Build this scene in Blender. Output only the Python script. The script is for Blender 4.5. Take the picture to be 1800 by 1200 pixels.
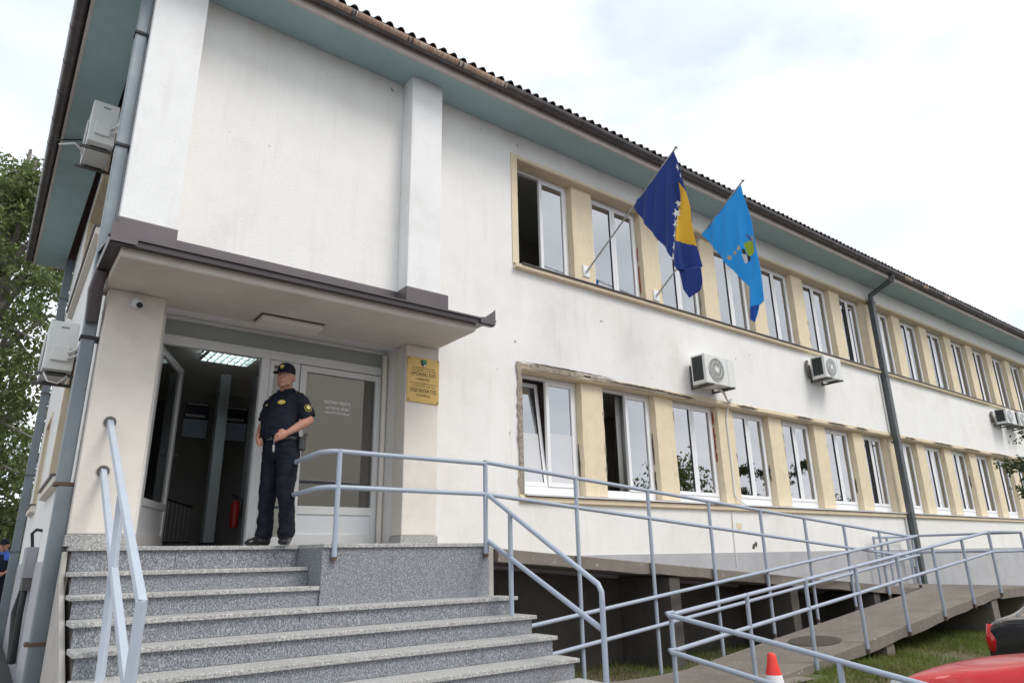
import bpy, bmesh, math, random
import numpy as np
from mathutils import Vector, Matrix
rad = math.radians
random.seed(7); np.random.seed(7)
for o in list(bpy.data.objects): bpy.data.objects.remove(o)
S = bpy.context.scene
COL = S.collection

# ------------------------------------------------------------------ camera
YAW, PITCH, ROLL, FPX = 0.654654, 0.305602, -0.019138, 1202.4
fw = Vector((math.sin(YAW)*math.cos(PITCH), math.cos(YAW)*math.cos(PITCH), math.sin(PITCH)))
r0 = Vector((math.cos(YAW), -math.sin(YAW), 0)); u0 = r0.cross(fw)
cr = math.cos(ROLL)*r0 + math.sin(ROLL)*u0
cu = -math.sin(ROLL)*r0 + math.cos(ROLL)*u0
cam = bpy.data.cameras.new('camera'); camo = bpy.data.objects.new('camera', cam); COL.objects.link(camo)
m = Matrix((cr, cu, -fw)).transposed().to_4x4(); m.translation = Vector((0, -7.1, 1.35))
camo.matrix_world = m
cam.sensor_width = 36; cam.lens = 36*FPX/1800; cam.clip_start = 0.05; cam.clip_end = 3000
S.camera = camo

# ------------------------------------------------------------------ world, sun, exposure
SUN_EL, SUN_AZ = 52, 155        # azimuth measured from +Y towards +X
w = bpy.data.worlds.new('World'); S.world = w; w.use_nodes = True
nt = w.node_tree; nt.nodes.clear()
def N(t, **k):
    n = nt.nodes.new(t)
    for a, v in k.items(): setattr(n, a, v)
    return n
wo = N('ShaderNodeOutputWorld'); bg = N('ShaderNodeBackground'); sky = N('ShaderNodeTexSky')
sky.sky_type = 'NISHITA'; sky.sun_disc = False
sky.sun_elevation = rad(SUN_EL); sky.sun_rotation = rad(SUN_AZ)
sky.air_density = 1.0; sky.dust_density = 2.5; sky.ozone_density = 1.0
tc = N('ShaderNodeTexCoord'); mp = N('ShaderNodeMapping'); mp.inputs['Scale'].default_value = (1, 1, 2.2)
nz = N('ShaderNodeTexNoise'); nz.inputs['Scale'].default_value = 1.7; nz.inputs['Detail'].default_value = 6; nz.inputs['Roughness'].default_value = 0.55
rmp = N('ShaderNodeValToRGB'); rmp.color_ramp.elements[0].position = 0.30; rmp.color_ramp.elements[1].position = 0.62
rmp.color_ramp.elements[0].color = (0.70, 0.70, 0.70, 1); rmp.color_ramp.elements[1].color = (1, 1, 1, 1)
nz2 = N('ShaderNodeTexNoise'); nz2.inputs['Scale'].default_value = 3.1; nz2.inputs['Detail'].default_value = 5
rm2 = N('ShaderNodeValToRGB'); rm2.color_ramp.elements[0].position = 0.36; rm2.color_ramp.elements[1].position = 0.66
rm2.color_ramp.elements[0].color = (7.3, 7.95, 8.6, 1); rm2.color_ramp.elements[1].color = (11.6, 11.8, 12.1, 1)
mx = N('ShaderNodeMixRGB')
L = nt.links.new
L(tc.outputs['Generated'], mp.inputs['Vector']); L(mp.outputs[0], nz.inputs['Vector']); L(mp.outputs[0], nz2.inputs['Vector'])
L(nz.outputs['Fac'], rmp.inputs[0]); L(nz2.outputs['Fac'], rm2.inputs[0])
L(rmp.outputs[0], mx.inputs[0]); L(sky.outputs[0], mx.inputs[1]); L(rm2.outputs[0], mx.inputs[2])
L(mx.outputs[0], bg.inputs['Color']); bg.inputs['Strength'].default_value = 0.1
L(bg.outputs[0], wo.inputs['Surface'])
sl = bpy.data.lights.new('sun', 'SUN'); sl.energy = 1.5; sl.angle = rad(24); sl.color = (1.0, 0.96, 0.9)
so = bpy.data.objects.new('sun', sl); COL.objects.link(so)
sd = Vector((math.sin(rad(SUN_AZ))*math.cos(rad(SUN_EL)), math.cos(rad(SUN_AZ))*math.cos(rad(SUN_EL)), math.sin(rad(SUN_EL))))
so.rotation_euler = sd.to_track_quat('Z', 'Y').to_euler(); so.location = (8, -20, 20)
S.view_settings.view_transform = 'Standard'; S.view_settings.look = 'None'
S.view_settings.exposure = 0.46; S.view_settings.gamma = 1.0; S.view_settings.use_curve_mapping = False
S.render.engine = 'CYCLES'

# ------------------------------------------------------------------ materials
MATS = {}
def mat(name, col, rough=0.7, metal=0.0, var=0.0, vscale=6.0, bump=0.0, bscale=60.0, dirt=None, dscale=1.5, dpos=(0.55, 0.75), damt=0.6,
        spec=0.5, streak=None, stretch=None, coat=0.0, emit=None, estr=0.0, fine=None, fscale=200.0, fpos=(0.45, 0.6)):
    if name in MATS: return MATS[name]
    M = bpy.data.materials.new(name); M.use_nodes = True; t = M.node_tree; n = t.nodes
    b = n['Principled BSDF']; b.inputs['Roughness'].default_value = rough; b.inputs['Metallic'].default_value = metal
    b.inputs['Specular IOR Level'].default_value = spec; b.inputs['Coat Weight'].default_value = coat
    c = (*col, 1.0); b.inputs['Base Color'].default_value = c
    tcn = n.new('ShaderNodeTexCoord'); src = tcn.outputs['Object']
    if stretch:
        mpn = n.new('ShaderNodeMapping'); mpn.inputs['Scale'].default_value = stretch
        t.links.new(src, mpn.inputs[0]); src = mpn.outputs[0]
    cur = None
    def noise(sc, det=5, ro=0.6):
        q = n.new('ShaderNodeTexNoise'); q.inputs['Scale'].default_value = sc; q.inputs['Detail'].default_value = det
        q.inputs['Roughness'].default_value = ro; t.links.new(src, q.inputs['Vector']); return q
    if var:
        q = noise(vscale); r = n.new('ShaderNodeValToRGB')
        r.color_ramp.elements[0].position = 0.3; r.color_ramp.elements[1].position = 0.7
        r.color_ramp.elements[0].color = tuple(max(0, x*(1-var)) for x in col)+(1,)
        r.color_ramp.elements[1].color = tuple(min(1, x*(1+var)) for x in col)+(1,)
        t.links.new(q.outputs['Fac'], r.inputs[0]); cur = r.outputs[0]
    def layer(fac, colr):
        nonlocal cur
        x = n.new('ShaderNodeMixRGB'); t.links.new(fac, x.inputs[0])
        if cur: t.links.new(cur, x.inputs[1])
        else: x.inputs[1].default_value = c
        x.inputs[2].default_value = (*colr, 1); cur = x.outputs[0]
    if fine:
        for fc, off in fine:
            q = noise(fscale*(1+off), 2, 0.5); r = n.new('ShaderNodeValToRGB'); r.color_ramp.interpolation = 'LINEAR'
            r.color_ramp.elements[0].position = fpos[0]; r.color_ramp.elements[1].position = fpos[1]
            r.color_ramp.elements[0].color = (0, 0, 0, 1); r.color_ramp.elements[1].color = (1, 1, 1, 1)
            t.links.new(q.outputs['Fac'], r.inputs[0]); layer(r.outputs[0], fc)
    if dirt:
        q = noise(dscale, 8, 0.65); r = n.new('ShaderNodeValToRGB')
        r.color_ramp.elements[0].position = dpos[0]; r.color_ramp.elements[1].position = dpos[1]
        r.color_ramp.elements[0].color = (0, 0, 0, 1); r.color_ramp.elements[1].color = (damt, damt, damt, 1)
        t.links.new(q.outputs['Fac'], r.inputs[0]); layer(r.outputs[0], dirt)
    if streak:
        m2 = n.new('ShaderNodeMapping'); m2.inputs['Scale'].default_value = (5, 5, 0.35); t.links.new(tcn.outputs['Object'], m2.inputs[0]); keep_ = src; src = m2.outputs[0]
        q = noise(1.6, 7, 0.7); src = keep_; r = n.new('ShaderNodeValToRGB'); r.color_ramp.elements[0].position = 0.54; r.color_ramp.elements[1].position = 0.80
        r.color_ramp.elements[0].color = (0, 0, 0, 1); r.color_ramp.elements[1].color = (streak[1],)*3+(1,); t.links.new(q.outputs['Fac'], r.inputs[0]); layer(r.outputs[0], streak[0])
    if cur: t.links.new(cur, b.inputs['Base Color'])
    if bump:
        q = noise(bscale, 4); bn = n.new('ShaderNodeBump'); bn.inputs['Strength'].default_value = bump; bn.inputs['Distance'].default_value = 0.01
        t.links.new(q.outputs['Fac'], bn.inputs['Height']); t.links.new(bn.outputs[0], b.inputs['Normal'])
    if emit: b.inputs['Emission Color'].default_value = (*emit, 1); b.inputs['Emission Strength'].default_value = estr
    MATS[name] = M; return M

def glass_mat(name, tint, ior, rough=0.0, refl=(1, 1, 1), thru=None):
    M = bpy.data.materials.new(name); M.use_nodes = True; t = M.node_tree; n = t.nodes; n.clear()
    out = n.new('ShaderNodeOutputMaterial'); mix = n.new('ShaderNodeMixShader'); fr = n.new('ShaderNodeFresnel'); fr.inputs['IOR'].default_value = ior
    tr = n.new('ShaderNodeBsdfTransparent'); tr.inputs['Color'].default_value = (*tint, 1)
    gl = n.new('ShaderNodeBsdfGlossy'); gl.inputs['Roughness'].default_value = rough; gl.inputs['Color'].default_value = (*refl, 1)
    tcn = n.new('ShaderNodeTexCoord'); q = n.new('ShaderNodeTexNoise'); q.inputs['Scale'].default_value = 1.3
    bn = n.new('ShaderNodeBump'); bn.inputs['Strength'].default_value = 0.015; bn.inputs['Distance'].default_value = 0.05
    t.links.new(tcn.outputs['Object'], q.inputs['Vector']); t.links.new(q.outputs['Fac'], bn.inputs['Height'])
    t.links.new(bn.outputs[0], gl.inputs['Normal'])
    t.links.new(fr.outputs[0], mix.inputs[0]); t.links.new(tr.outputs[0], mix.inputs[1]); t.links.new(gl.outputs[0], mix.inputs[2])
    t.links.new(mix.outputs[0], out.inputs['Surface']); MATS[name] = M; return M

mat('white_render', (0.825, 0.812, 0.79), 0.9, var=0.03, vscale=2.2, bump=0.4, bscale=40, dirt=(0.52, 0.47, 0.40), dscale=0.75, dpos=(0.52, 0.80), damt=0.42,
    fine=[((0.30, 0.27, 0.23), 0)], fscale=7.0, fpos=(0.725, 0.775), streak=((0.55, 0.50, 0.43), 0.35))
mat('white_pilaster', (0.83, 0.83, 0.83), 0.9, var=0.03, vscale=4, bump=0.3, bscale=45, dirt=(0.55, 0.52, 0.47), dscale=1.5, dpos=(0.52, 0.80), damt=0.45, streak=((0.58, 0.54, 0.48), 0.35))
mat('cream_render', (0.745, 0.63, 0.45), 0.9, streak=((0.50, 0.42, 0.32), 0.4), var=0.05, vscale=6, bump=0.3, bscale=50, dirt=(0.42, 0.34, 0.25), dscale=4, dpos=(0.60, 0.80), damt=0.5)
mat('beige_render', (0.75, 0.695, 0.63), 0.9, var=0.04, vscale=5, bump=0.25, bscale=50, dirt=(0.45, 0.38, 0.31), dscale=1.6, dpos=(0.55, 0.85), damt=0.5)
mat('canopy_soffit', (0.64, 0.59, 0.52), 0.9, var=0.05, vscale=2.5, bump=0.2, bscale=40, dirt=(0.33, 0.28, 0.23), dscale=1.1, dpos=(0.5, 0.85), damt=0.5)
mat('grey_plinth', (0.44, 0.44, 0.46), 0.9, var=0.08, vscale=3, bump=0.3, bscale=35, dirt=(0.28, 0.27, 0.26), dscale=1.4, dpos=(0.5, 0.8), damt=0.6)
mat('soffit_teal', (0.38, 0.53, 0.545), 0.6, var=0.06, vscale=2.0, dirt=(0.25, 0.34, 0.345), dscale=1.5, dpos=(0.55, 0.85), damt=0.5, spec=0.4)
mat('fascia_paint', (0.62, 0.57, 0.53), 0.8, var=0.06, vscale=5, dirt=(0.35, 0.29, 0.25), dscale=3, dpos=(0.55, 0.8), damt=0.5)
mat('gutter_metal', (0.105, 0.098, 0.10), 0.42, metal=0.35, var=0.25, vscale=3.5, dirt=(0.30, 0.25, 0.22), dscale=2.5, dpos=(0.52, 0.75), damt=0.6)
mat('brown_flashing', (0.115, 0.098, 0.105), 0.38, metal=0.15, var=0.1, vscale=3, dirt=(0.22, 0.2, 0.19), dscale=4, dpos=(0.6, 0.85), damt=0.4)
mat('dark_flashing', (0.045, 0.038, 0.042), 0.4, metal=0.15, var=0.15, vscale=3)
mat('pipe_metal', (0.19, 0.225, 0.25), 0.45, metal=0.35, var=0.12, vscale=4, dirt=(0.30, 0.32, 0.33), dscale=3, dpos=(0.5, 0.8), damt=0.5)
mat('pipe_dark', (0.10, 0.11, 0.115), 0.5, metal=0.3, var=0.15, vscale=4, dirt=(0.2, 0.2, 0.19), dscale=3, dpos=(0.55, 0.8), damt=0.4)
mat('rust', (0.11, 0.07, 0.05), 0.9, var=0.3, vscale=20)
mat('roof_tile', (0.075, 0.05, 0.045), 0.8, var=0.35, vscale=6, bump=0.4, bscale=30)
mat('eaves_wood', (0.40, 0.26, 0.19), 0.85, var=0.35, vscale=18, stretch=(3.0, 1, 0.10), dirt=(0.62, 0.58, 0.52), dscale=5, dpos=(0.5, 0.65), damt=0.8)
mat('pvc_white', (0.82, 0.82, 0.83), 0.35, var=0.02, dirt=(0.6, 0.58, 0.55), dscale=5, dpos=(0.62, 0.85), damt=0.3)
mat('alu_frame', (0.70, 0.70, 0.70), 0.4, metal=0.0, var=0.03, vscale=3)
mat('alu_panel', (0.70, 0.72, 0.75), 0.35, var=0.03, vscale=2)
mat('rubber', (0.02, 0.02, 0.022), 0.6)
glass_mat('window_glass', (0.80, 0.83, 0.84), 4.8, refl=(.98, .98, 1.0))
glass_mat('door_glass', (0.74, 0.76, 0.75), 3.0)
mat('blind', (0.60, 0.61, 0.575), 0.9, var=0.06, vscale=2)
mat('blind_pale', (0.80, 0.80, 0.83), 0.9, var=0.04, vscale=2)
mat('frost_film', (0.62, 0.63, 0.66), 0.7)
mat('room_wall', (0.58, 0.57, 0.53), 0.9, var=0.1, vscale=1)
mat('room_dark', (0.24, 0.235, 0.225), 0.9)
mat('room_ceiling', (0.75, 0.75, 0.72), 0.9)
mat('room_floor', (0.26, 0.17, 0.14), 0.5)
mat('mortar', (0.36, 0.31, 0.25), 1.0, var=0.35, vscale=25, bump=1.0, bscale=60, dirt=(0.16, 0.14, 0.12), dscale=18, dpos=(0.5, 0.65), damt=0.8)
mat('crack_dark', (0.09, 0.075, 0.06), 1.0, var=0.4, vscale=40)
mat('brick_red', (0.34, 0.09, 0.045), 1.0, var=0.35, vscale=30, bump=1.0, bscale=60)
mat('sill_metal', (0.70, 0.70, 0.72), 0.4, metal=0.1, var=0.05, dirt=(0.4, 0.36, 0.33), dscale=6, dpos=(0.58, 0.8), damt=0.5)
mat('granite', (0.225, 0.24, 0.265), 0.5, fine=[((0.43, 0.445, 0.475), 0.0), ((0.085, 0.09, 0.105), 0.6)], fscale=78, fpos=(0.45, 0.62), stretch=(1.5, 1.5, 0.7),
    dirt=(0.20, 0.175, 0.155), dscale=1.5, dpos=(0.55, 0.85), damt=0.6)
mat('foundation_dark', (0.085, 0.078, 0.07), 0.95, var=0.25, vscale=2.5, bump=0.4, bscale=20)  # dark tone that holds the shade under the upper ramp
mat('transom_film', (0.34, 0.37, 0.345), 0.45)  # reflection of the canopy soffit as a flat grey green
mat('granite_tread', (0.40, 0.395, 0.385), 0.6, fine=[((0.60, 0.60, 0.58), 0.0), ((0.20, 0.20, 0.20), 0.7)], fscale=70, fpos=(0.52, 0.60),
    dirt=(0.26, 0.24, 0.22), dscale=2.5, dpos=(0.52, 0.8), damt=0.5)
mat('concrete', (0.205, 0.178, 0.152), 0.95, var=0.12, vscale=2.5, bump=0.4, bscale=25, dirt=(0.14, 0.13, 0.115), dscale=1.6, dpos=(0.5, 0.78), damt=0.7,
    fine=[((0.44, 0.42, 0.39), 0)], fscale=22, fpos=(0.66, 0.74))
mat('concrete_pale', (0.42, 0.40, 0.37), 0.95, var=0.12, vscale=4, bump=0.4, bscale=25, dirt=(0.24, 0.23, 0.2), dscale=2, dpos=(0.5, 0.8), damt=0.6)
mat('rail_paint', (0.35, 0.40, 0.485), 0.42, var=0.05, vscale=5, dirt=(0.20, 0.19, 0.19), dscale=5, dpos=(0.64, 0.82), damt=0.6, spec=0.5)
mat('rail_paint_pale', (0.43, 0.48, 0.555), 0.42, var=0.05, vscale=5, dirt=(0.30, 0.29, 0.28), dscale=7, dpos=(0.66, 0.82), damt=0.6)
mat('asphalt', (0.07, 0.07, 0.07), 0.95, var=0.2, vscale=3, bump=0.4, bscale=80)
mat('soil', (0.13, 0.10, 0.065), 1.0, var=0.3, vscale=2.5, bump=0.6, bscale=30, dirt=(0.075, 0.10, 0.03), dscale=1.2, dpos=(0.4, 0.6), damt=0.9)
mat('path_paving', (0.21, 0.175, 0.16), 0.95, var=0.15, vscale=3, bump=0.4, bscale=30)
mat('grass', (0.15, 0.19, 0.045), 0.8, var=0.4, vscale=1.2, dirt=(0.26, 0.22, 0.09), dscale=2.0, dpos=(0.5, 0.7), damt=0.8)
mat('leaf_green', (0.13, 0.165, 0.055), 0.7, var=0.4, vscale=1.5)
mat('leaf_dark', (0.045, 0.07, 0.026), 0.75, var=0.4, vscale=1.5)
mat('bark', (0.20, 0.18, 0.155), 0.95, var=0.4, vscale=6, bump=0.8, bscale=20)
mat('ac_white', (0.70, 0.71, 0.69), 0.5, var=0.03, vscale=4, dirt=(0.45, 0.43, 0.38), dscale=4, dpos=(0.58, 0.85), damt=0.4)
mat('ac_dark', (0.02, 0.024, 0.026), 0.6)
mat('ac_fan', (0.22, 0.21, 0.19), 0.7, var=0.2, vscale=10)
mat('bracket_steel', (0.12, 0.115, 0.11), 0.6, metal=0.4, var=0.2, vscale=12)
mat('cable_white', (0.72, 0.72, 0.70), 0.6)
mat('cable_black', (0.02, 0.02, 0.022), 0.5)
mat('box_grey', (0.33, 0.34, 0.36), 0.6, var=0.04)
mat('brass', (0.62, 0.42, 0.15), 0.34, metal=0.55, var=0.08, vscale=6)
mat('engrave', (0.05, 0.035, 0.02), 0.7)
mat('letter_white', (0.85, 0.85, 0.85), 0.6)
mat('shield_green', (0.06, 0.40, 0.16), 0.5); mat('shield_dark', (0.05, 0.05, 0.07), 0.5); mat('shield_white', (0.8, 0.8, 0.8), 0.5)
mat('lamp_diffuser', (0.76, 0.72, 0.66), 0.4)
mat('louvre', (0.32, 0.35, 0.35), 0.35, metal=0.2)
mat('tube_light', (0.9, 0.95, 0.95), 0.5, emit=(0.86, 1.0, 0.98), estr=12.0)
mat('poster_blue', (0.58, 0.70, 0.86), 0.35); mat('poster_navy', (0.02, 0.022, 0.05), 0.4)
mat('poster_white', (0.78, 0.78, 0.80), 0.6); mat('poster_pink', (0.72, 0.36, 0.36), 0.6)
mat('column_grey', (0.42, 0.44, 0.47), 0.7, var=0.05)
mat('red_paint', (0.38, 0.025, 0.022), 0.35)
mat('cone_red', (0.80, 0.045, 0.035), 0.5, var=0.05); mat('cone_white', (0.80, 0.80, 0.82), 0.5, var=0.03)
mat('car_red', (0.55, 0.02, 0.03), 0.32, coat=0.5, var=0.06, vscale=3, dirt=(0.50, 0.30, 0.28), dscale=4, dpos=(0.5, 0.8), damt=0.25); mat('car_black', (0.012, 0.012, 0.016), 0.22, coat=0.8)
mat('car_glass', (0.02, 0.022, 0.025), 0.06, spec=0.8); mat('tyre', (0.02, 0.02, 0.02), 0.9)
mat('alloy', (0.5, 0.5, 0.52), 0.3, metal=0.9); mat('tail_red', (0.50, 0.008, 0.012), 0.15, coat=0.6)
mat('lamp_clear', (0.55, 0.58, 0.6), 0.1, metal=0.4); mat('bumper_grey', (0.34, 0.35, 0.36), 0.3, metal=0.5)
mat('skin', (0.50, 0.265, 0.19), 0.55, var=0.10, vscale=14, spec=0.4, dirt=(0.50, 0.18, 0.13), dscale=7, dpos=(0.42, 0.66), damt=0.5)
mat('lip', (0.38, 0.13, 0.10), 0.5); mat('eye_white', (0.6, 0.57, 0.54), 0.3); mat('eye_dark', (0.03, 0.02, 0.015), 0.2)
mat('hair_grey', (0.20, 0.17, 0.15), 0.8, var=0.3, vscale=60)
mat('navy_cloth', (0.011, 0.013, 0.024), 0.85, var=0.25, vscale=9, bump=0.5, bscale=14, spec=0.25)
mat('navy_trouser', (0.008, 0.010, 0.019), 0.85, var=0.25, vscale=8, bump=0.6, bscale=12, spec=0.25)
mat('leather_black', (0.012, 0.012, 0.013), 0.28); mat('gold_thread', (0.60, 0.42, 0.05), 0.55, var=0.25, vscale=120)
mat('gold_pale', (0.66, 0.55, 0.20), 0.6); mat('blue_shirt', (0.05, 0.13, 0.50), 0.85, var=0.15, vscale=9)
mat('steel', (0.40, 0.40, 0.41), 0.35, metal=0.9)
mat('house_wall', (0.80, 0.74, 0.63), 0.9, var=0.05); mat('house_roof', (0.22, 0.10, 0.07), 0.9, var=0.2)

def translucent(name, fac):
    t = MATS[name].node_tree; n = t.nodes; b = n['Principled BSDF']; tl = n.new('ShaderNodeBsdfTranslucent'); ms = n.new('ShaderNodeMixShader'); ms.inputs[0].default_value = fac
    if b.inputs['Base Color'].is_linked: t.links.new(b.inputs['Base Color'].links[0].from_socket, tl.inputs['Color'])
    t.links.new(b.outputs[0], ms.inputs[1]); t.links.new(tl.outputs[0], ms.inputs[2]); t.links.new(ms.outputs[0], n['Material Output'].inputs['Surface'])
for nm_ in ('leaf_green', 'leaf_dark', 'grass'): translucent(nm_, .4)
# ------------------------------------------------------------------ mesh helpers
class MB:
    def __init__(s): s.v = []; s.f = []
    def box(s, x0, x1, y0, y1, z0, z1):
        b = len(s.v)
        s.v += [(x0,y0,z0),(x1,y0,z0),(x1,y1,z0),(x0,y1,z0),(x0,y0,z1),(x1,y0,z1),(x1,y1,z1),(x0,y1,z1)]
        s.f += [tuple(b+i for i in q) for q in ((0,3,2,1),(4,5,6,7),(0,1,5,4),(1,2,6,5),(2,3,7,6),(3,0,4,7))]
        return s
    def prism(s, poly, a0, a1, axis='x'):
        """poly of 2-D points; axis x -> (y,z), y -> (x,z), z -> (x,y)"""
        b = len(s.v); n = len(poly)
        def P(p, a): return {'x': (a, p[0], p[1]), 'y': (p[0], a, p[1]), 'z': (p[0], p[1], a)}[axis]
        s.v += [P(p, a0) for p in poly] + [P(p, a1) for p in poly]
        s.f += [tuple(b+i for i in range(n)), tuple(b+n+i for i in reversed(range(n)))]
        s.f += [(b+i, b+n+i, b+n+(i+1) % n, b+(i+1) % n) for i in range(n)]
        return s
    def loft(s, pts, rad_, seg=12, cap=True, up=None):
        """tube through pts; rad_ scalar, list of scalars or list of (a,b)"""
        pts = [Vector(p) for p in pts]; n = len(pts)
        if not hasattr(rad_, '__len__'): rad_ = [rad_]*n
        b = len(s.v); prev = None
        for i, p in enumerate(pts):
            d = (pts[min(i+1, n-1)] - pts[max(i-1, 0)])
            if d.length < 1e-9: d = Vector((0, 0, 1))
            d.normalize()
            if prev is None:
                ref = Vector(up) if up else (Vector((0, 0, 1)) if abs(d.z) < 0.9 else Vector((1, 0, 0)))
                a = (ref - d*ref.dot(d)).normalized()
            else:
                a = (prev - d*prev.dot(d)).normalized()
            prev = a; c = d.cross(a)
            ra, rb = rad_[i] if hasattr(rad_[i], '__len__') else (rad_[i], rad_[i])
            for k in range(seg):
                t = 2*math.pi*k/seg
                s.v.append(tuple(p + a*(ra*math.cos(t)) + c*(rb*math.sin(t))))
        for i in range(n-1):
            for k in range(seg):
                k2 = (k+1) % seg
                s.f.append((b+i*seg+k, b+i*seg+k2, b+(i+1)*seg+k2, b+(i+1)*seg+k))
        if cap:
            s.f.append(tuple(b+k for k in reversed(range(seg)))); s.f.append(tuple(b+(n-1)*seg+k for k in range(seg)))
        return s
    def ball(s, c, r, seg=12, rings=8):
        c = Vector(c); r = r if hasattr(r, '__len__') else (r, r, r); b = len(s.v)
        s.v.append((c.x, c.y, c.z-r[2]))
        for i in range(1, rings):
            t = math.pi*i/rings - math.pi/2
            for k in range(seg):
                q = 2*math.pi*k/seg
                s.v.append((c.x+r[0]*math.cos(t)*math.cos(q), c.y+r[1]*math.cos(t)*math.sin(q), c.z+r[2]*math.sin(t)))
        s.v.append((c.x, c.y, c.z+r[2])); top = len(s.v)-1
        for k in range(seg):
            k2 = (k+1) % seg
            s.f.append((b, b+1+k2, b+1+k)); s.f.append((top, b+1+(rings-2)*seg+k, b+1+(rings-2)*seg+k2))
            for i in range(rings-2): s.f.append((b+1+i*seg+k, b+1+i*seg+k2, b+1+(i+1)*seg+k2, b+1+(i+1)*seg+k))
        return s
    def lathe(s, prof, c=(0, 0, 0), seg=24):
        b = len(s.v)
        for r, z in prof:
            for k in range(seg):
                t = 2*math.pi*k/seg; s.v.append((c[0]+r*math.cos(t), c[1]+r*math.sin(t), c[2]+z))
        for i in range(len(prof)-1):
            for k in range(seg):
                k2 = (k+1) % seg; s.f.append((b+i*seg+k, b+i*seg+k2, b+(i+1)*seg+k2, b+(i+1)*seg+k))
        s.f.append(tuple(b+k for k in reversed(range(seg)))); s.f.append(tuple(b+(len(prof)-1)*seg+k for k in range(seg)))
        return s
    def mesh(s, name, bevel=0.0, smooth=False, bseg=2):
        me = bpy.data.meshes.new(name); me.from_pydata(s.v, [], s.f); me.update()
        bm = bmesh.new(); bm.from_mesh(me)
        bmesh.ops.recalc_face_normals(bm, faces=bm.faces)
        if bevel:
            es = [e for e in bm.edges if len(e.link_faces) == 2 and e.calc_face_angle(0) > 0.6]
            bmesh.ops.bevel(bm, geom=es, offset=bevel, segments=bseg, affect='EDGES', profile=0.6)
        bm.to_mesh(me); bm.free()
        if smooth:
            me.polygons.foreach_set('use_smooth', [True]*len(me.polygons))
            if smooth == 'auto': me.set_sharp_from_angle(angle=rad(40))
        return me
    def obj(s, name, material, parent=None, bevel=0.0, smooth=False, bseg=2):
        return link(name, s.mesh(name, bevel, smooth, bseg), material, parent)
def link(name, me, material=None, parent=None):
    o = bpy.data.objects.new(name, me); COL.objects.link(o)
    if material is not None and len(me.materials) == 0: me.materials.append(MATS[material] if isinstance(material, str) else material)
    if parent is not None: o.parent = parent
    return o
def tag(o, label, cat, group=None, kind=None):
    o['label'] = label; o['category'] = cat
    if group: o['group'] = group
    if kind: o['kind'] = kind
    return o
def thing(name, label, cat, loc=(0, 0, 0), rz=0.0, group=None):
    o = bpy.data.objects.new(name, None); COL.objects.link(o); o.location = loc; o.rotation_euler = (0, 0, rz)
    o.empty_display_size = 0.2
    return tag(o, label, cat, group)
def struct(o): o['kind'] = 'structure'; return o
def copy_tree(o, parent=None):
    c = o.copy(); COL.objects.link(c)
    if parent is not None: c.parent = parent
    for ch in o.children: copy_tree(ch, c)
    return c
def box(name, material, parent, x0, x1, y0, y1, z0, z1, bevel=0.0):
    return MB().box(x0, x1, y0, y1, z0, z1).obj(name, material, parent, bevel)
def tube(name, material, parent, pts, r, seg=12):
    return MB().loft(pts, r, seg).obj(name, material, parent, smooth='auto')
def fuse(mb, voxel, smooth_it=6, fac=0.5, name='fused'):
    """one continuous surface from overlapping closed shapes"""
    me = mb.mesh('tmp'); o = bpy.data.objects.new('tmp', me); COL.objects.link(o)
    r = o.modifiers.new('r', 'REMESH'); r.mode = 'VOXEL'; r.voxel_size = voxel
    s = o.modifiers.new('s', 'SMOOTH'); s.iterations = smooth_it; s.factor = fac
    dg = bpy.context.evaluated_depsgraph_get(); dg.update()
    out = bpy.data.meshes.new_from_object(o.evaluated_get(dg)); out.name = name
    bpy.data.objects.remove(o); bpy.data.meshes.remove(me)
    out.polygons.foreach_set('use_smooth', [True]*len(out.polygons)); out.materials.clear()
    return out
def text(name, body, size, material, parent, mtx, align='CENTER', extrude=0.0012, spacing=1.0, xscale=1.0, offset=0.0):
    cu_ = bpy.data.curves.new('t', 'FONT'); cu_.body = body; cu_.size = size; cu_.align_x = align; cu_.extrude = extrude
    cu_.space_character = spacing; cu_.resolution_u = 3; cu_.offset = offset
    o = bpy.data.objects.new('t', cu_); COL.objects.link(o)
    dg = bpy.context.evaluated_depsgraph_get(); dg.update()
    me = bpy.data.meshes.new_from_object(o.evaluated_get(dg)); me.name = name
    bpy.data.objects.remove(o)
    for v in me.vertices: v.co.x *= xscale
    me.transform(mtx); me.materials.clear()
    return link(name, me, material, parent)
def front(x, y, z): return Matrix.Translation((x, y, z)) @ Matrix.Rotation(rad(90), 4, 'X')   # text facing -Y

# ------------------------------------------------------------------ terrain
def hgt(x, y):
    def ss(a, b, t):
        t = min(1, max(0, (t-a)/(b-a))); return t*t*(3-2*t)
    base = -0.39 + 0.37*ss(-4.1, -2.3, y)
    side = 0.36*ss(-2.2, 0.2, y) - 0.16*ss(9.0, 12.0, y)
    k = 1-ss(0.3, 0.62, x)
    far = ss(30, 120, math.hypot(x, y))
    return (base + side*k)*(1-far) + (-0.45)*far + 0.012*math.sin(3.1*x)*math.sin(2.7*y+1)*(1-far)
def sheet(name, xs, ys, dz, material, kind='structure'):
    v = [(x, y, hgt(x, y)+dz) for y in ys for x in xs]; nx = len(xs)
    f = [(j*nx+i, j*nx+i+1, (j+1)*nx+i+1, (j+1)*nx+i) for j in range(len(ys)-1) for i in range(nx-1)]
    me = bpy.data.meshes.new(name); me.from_pydata(v, [], f); me.update()
    me.polygons.foreach_set('use_smooth', [True]*len(f))
    o = link(name, me, material); o['kind'] = kind; return o
gx = [-1500, -600, -250, -120, -60, -35]+list(np.arange(-20, 36.01, 0.4))+[45, 70, 120, 250, 600, 1500]
gy = [-1500, -600, -250, -120, -60, -35]+list(np.arange(-20, 30.01, 0.4))+[40, 70, 120, 250, 600, 1500]
sheet('ground', gx, gy, 0.0, 'asphalt')
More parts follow.
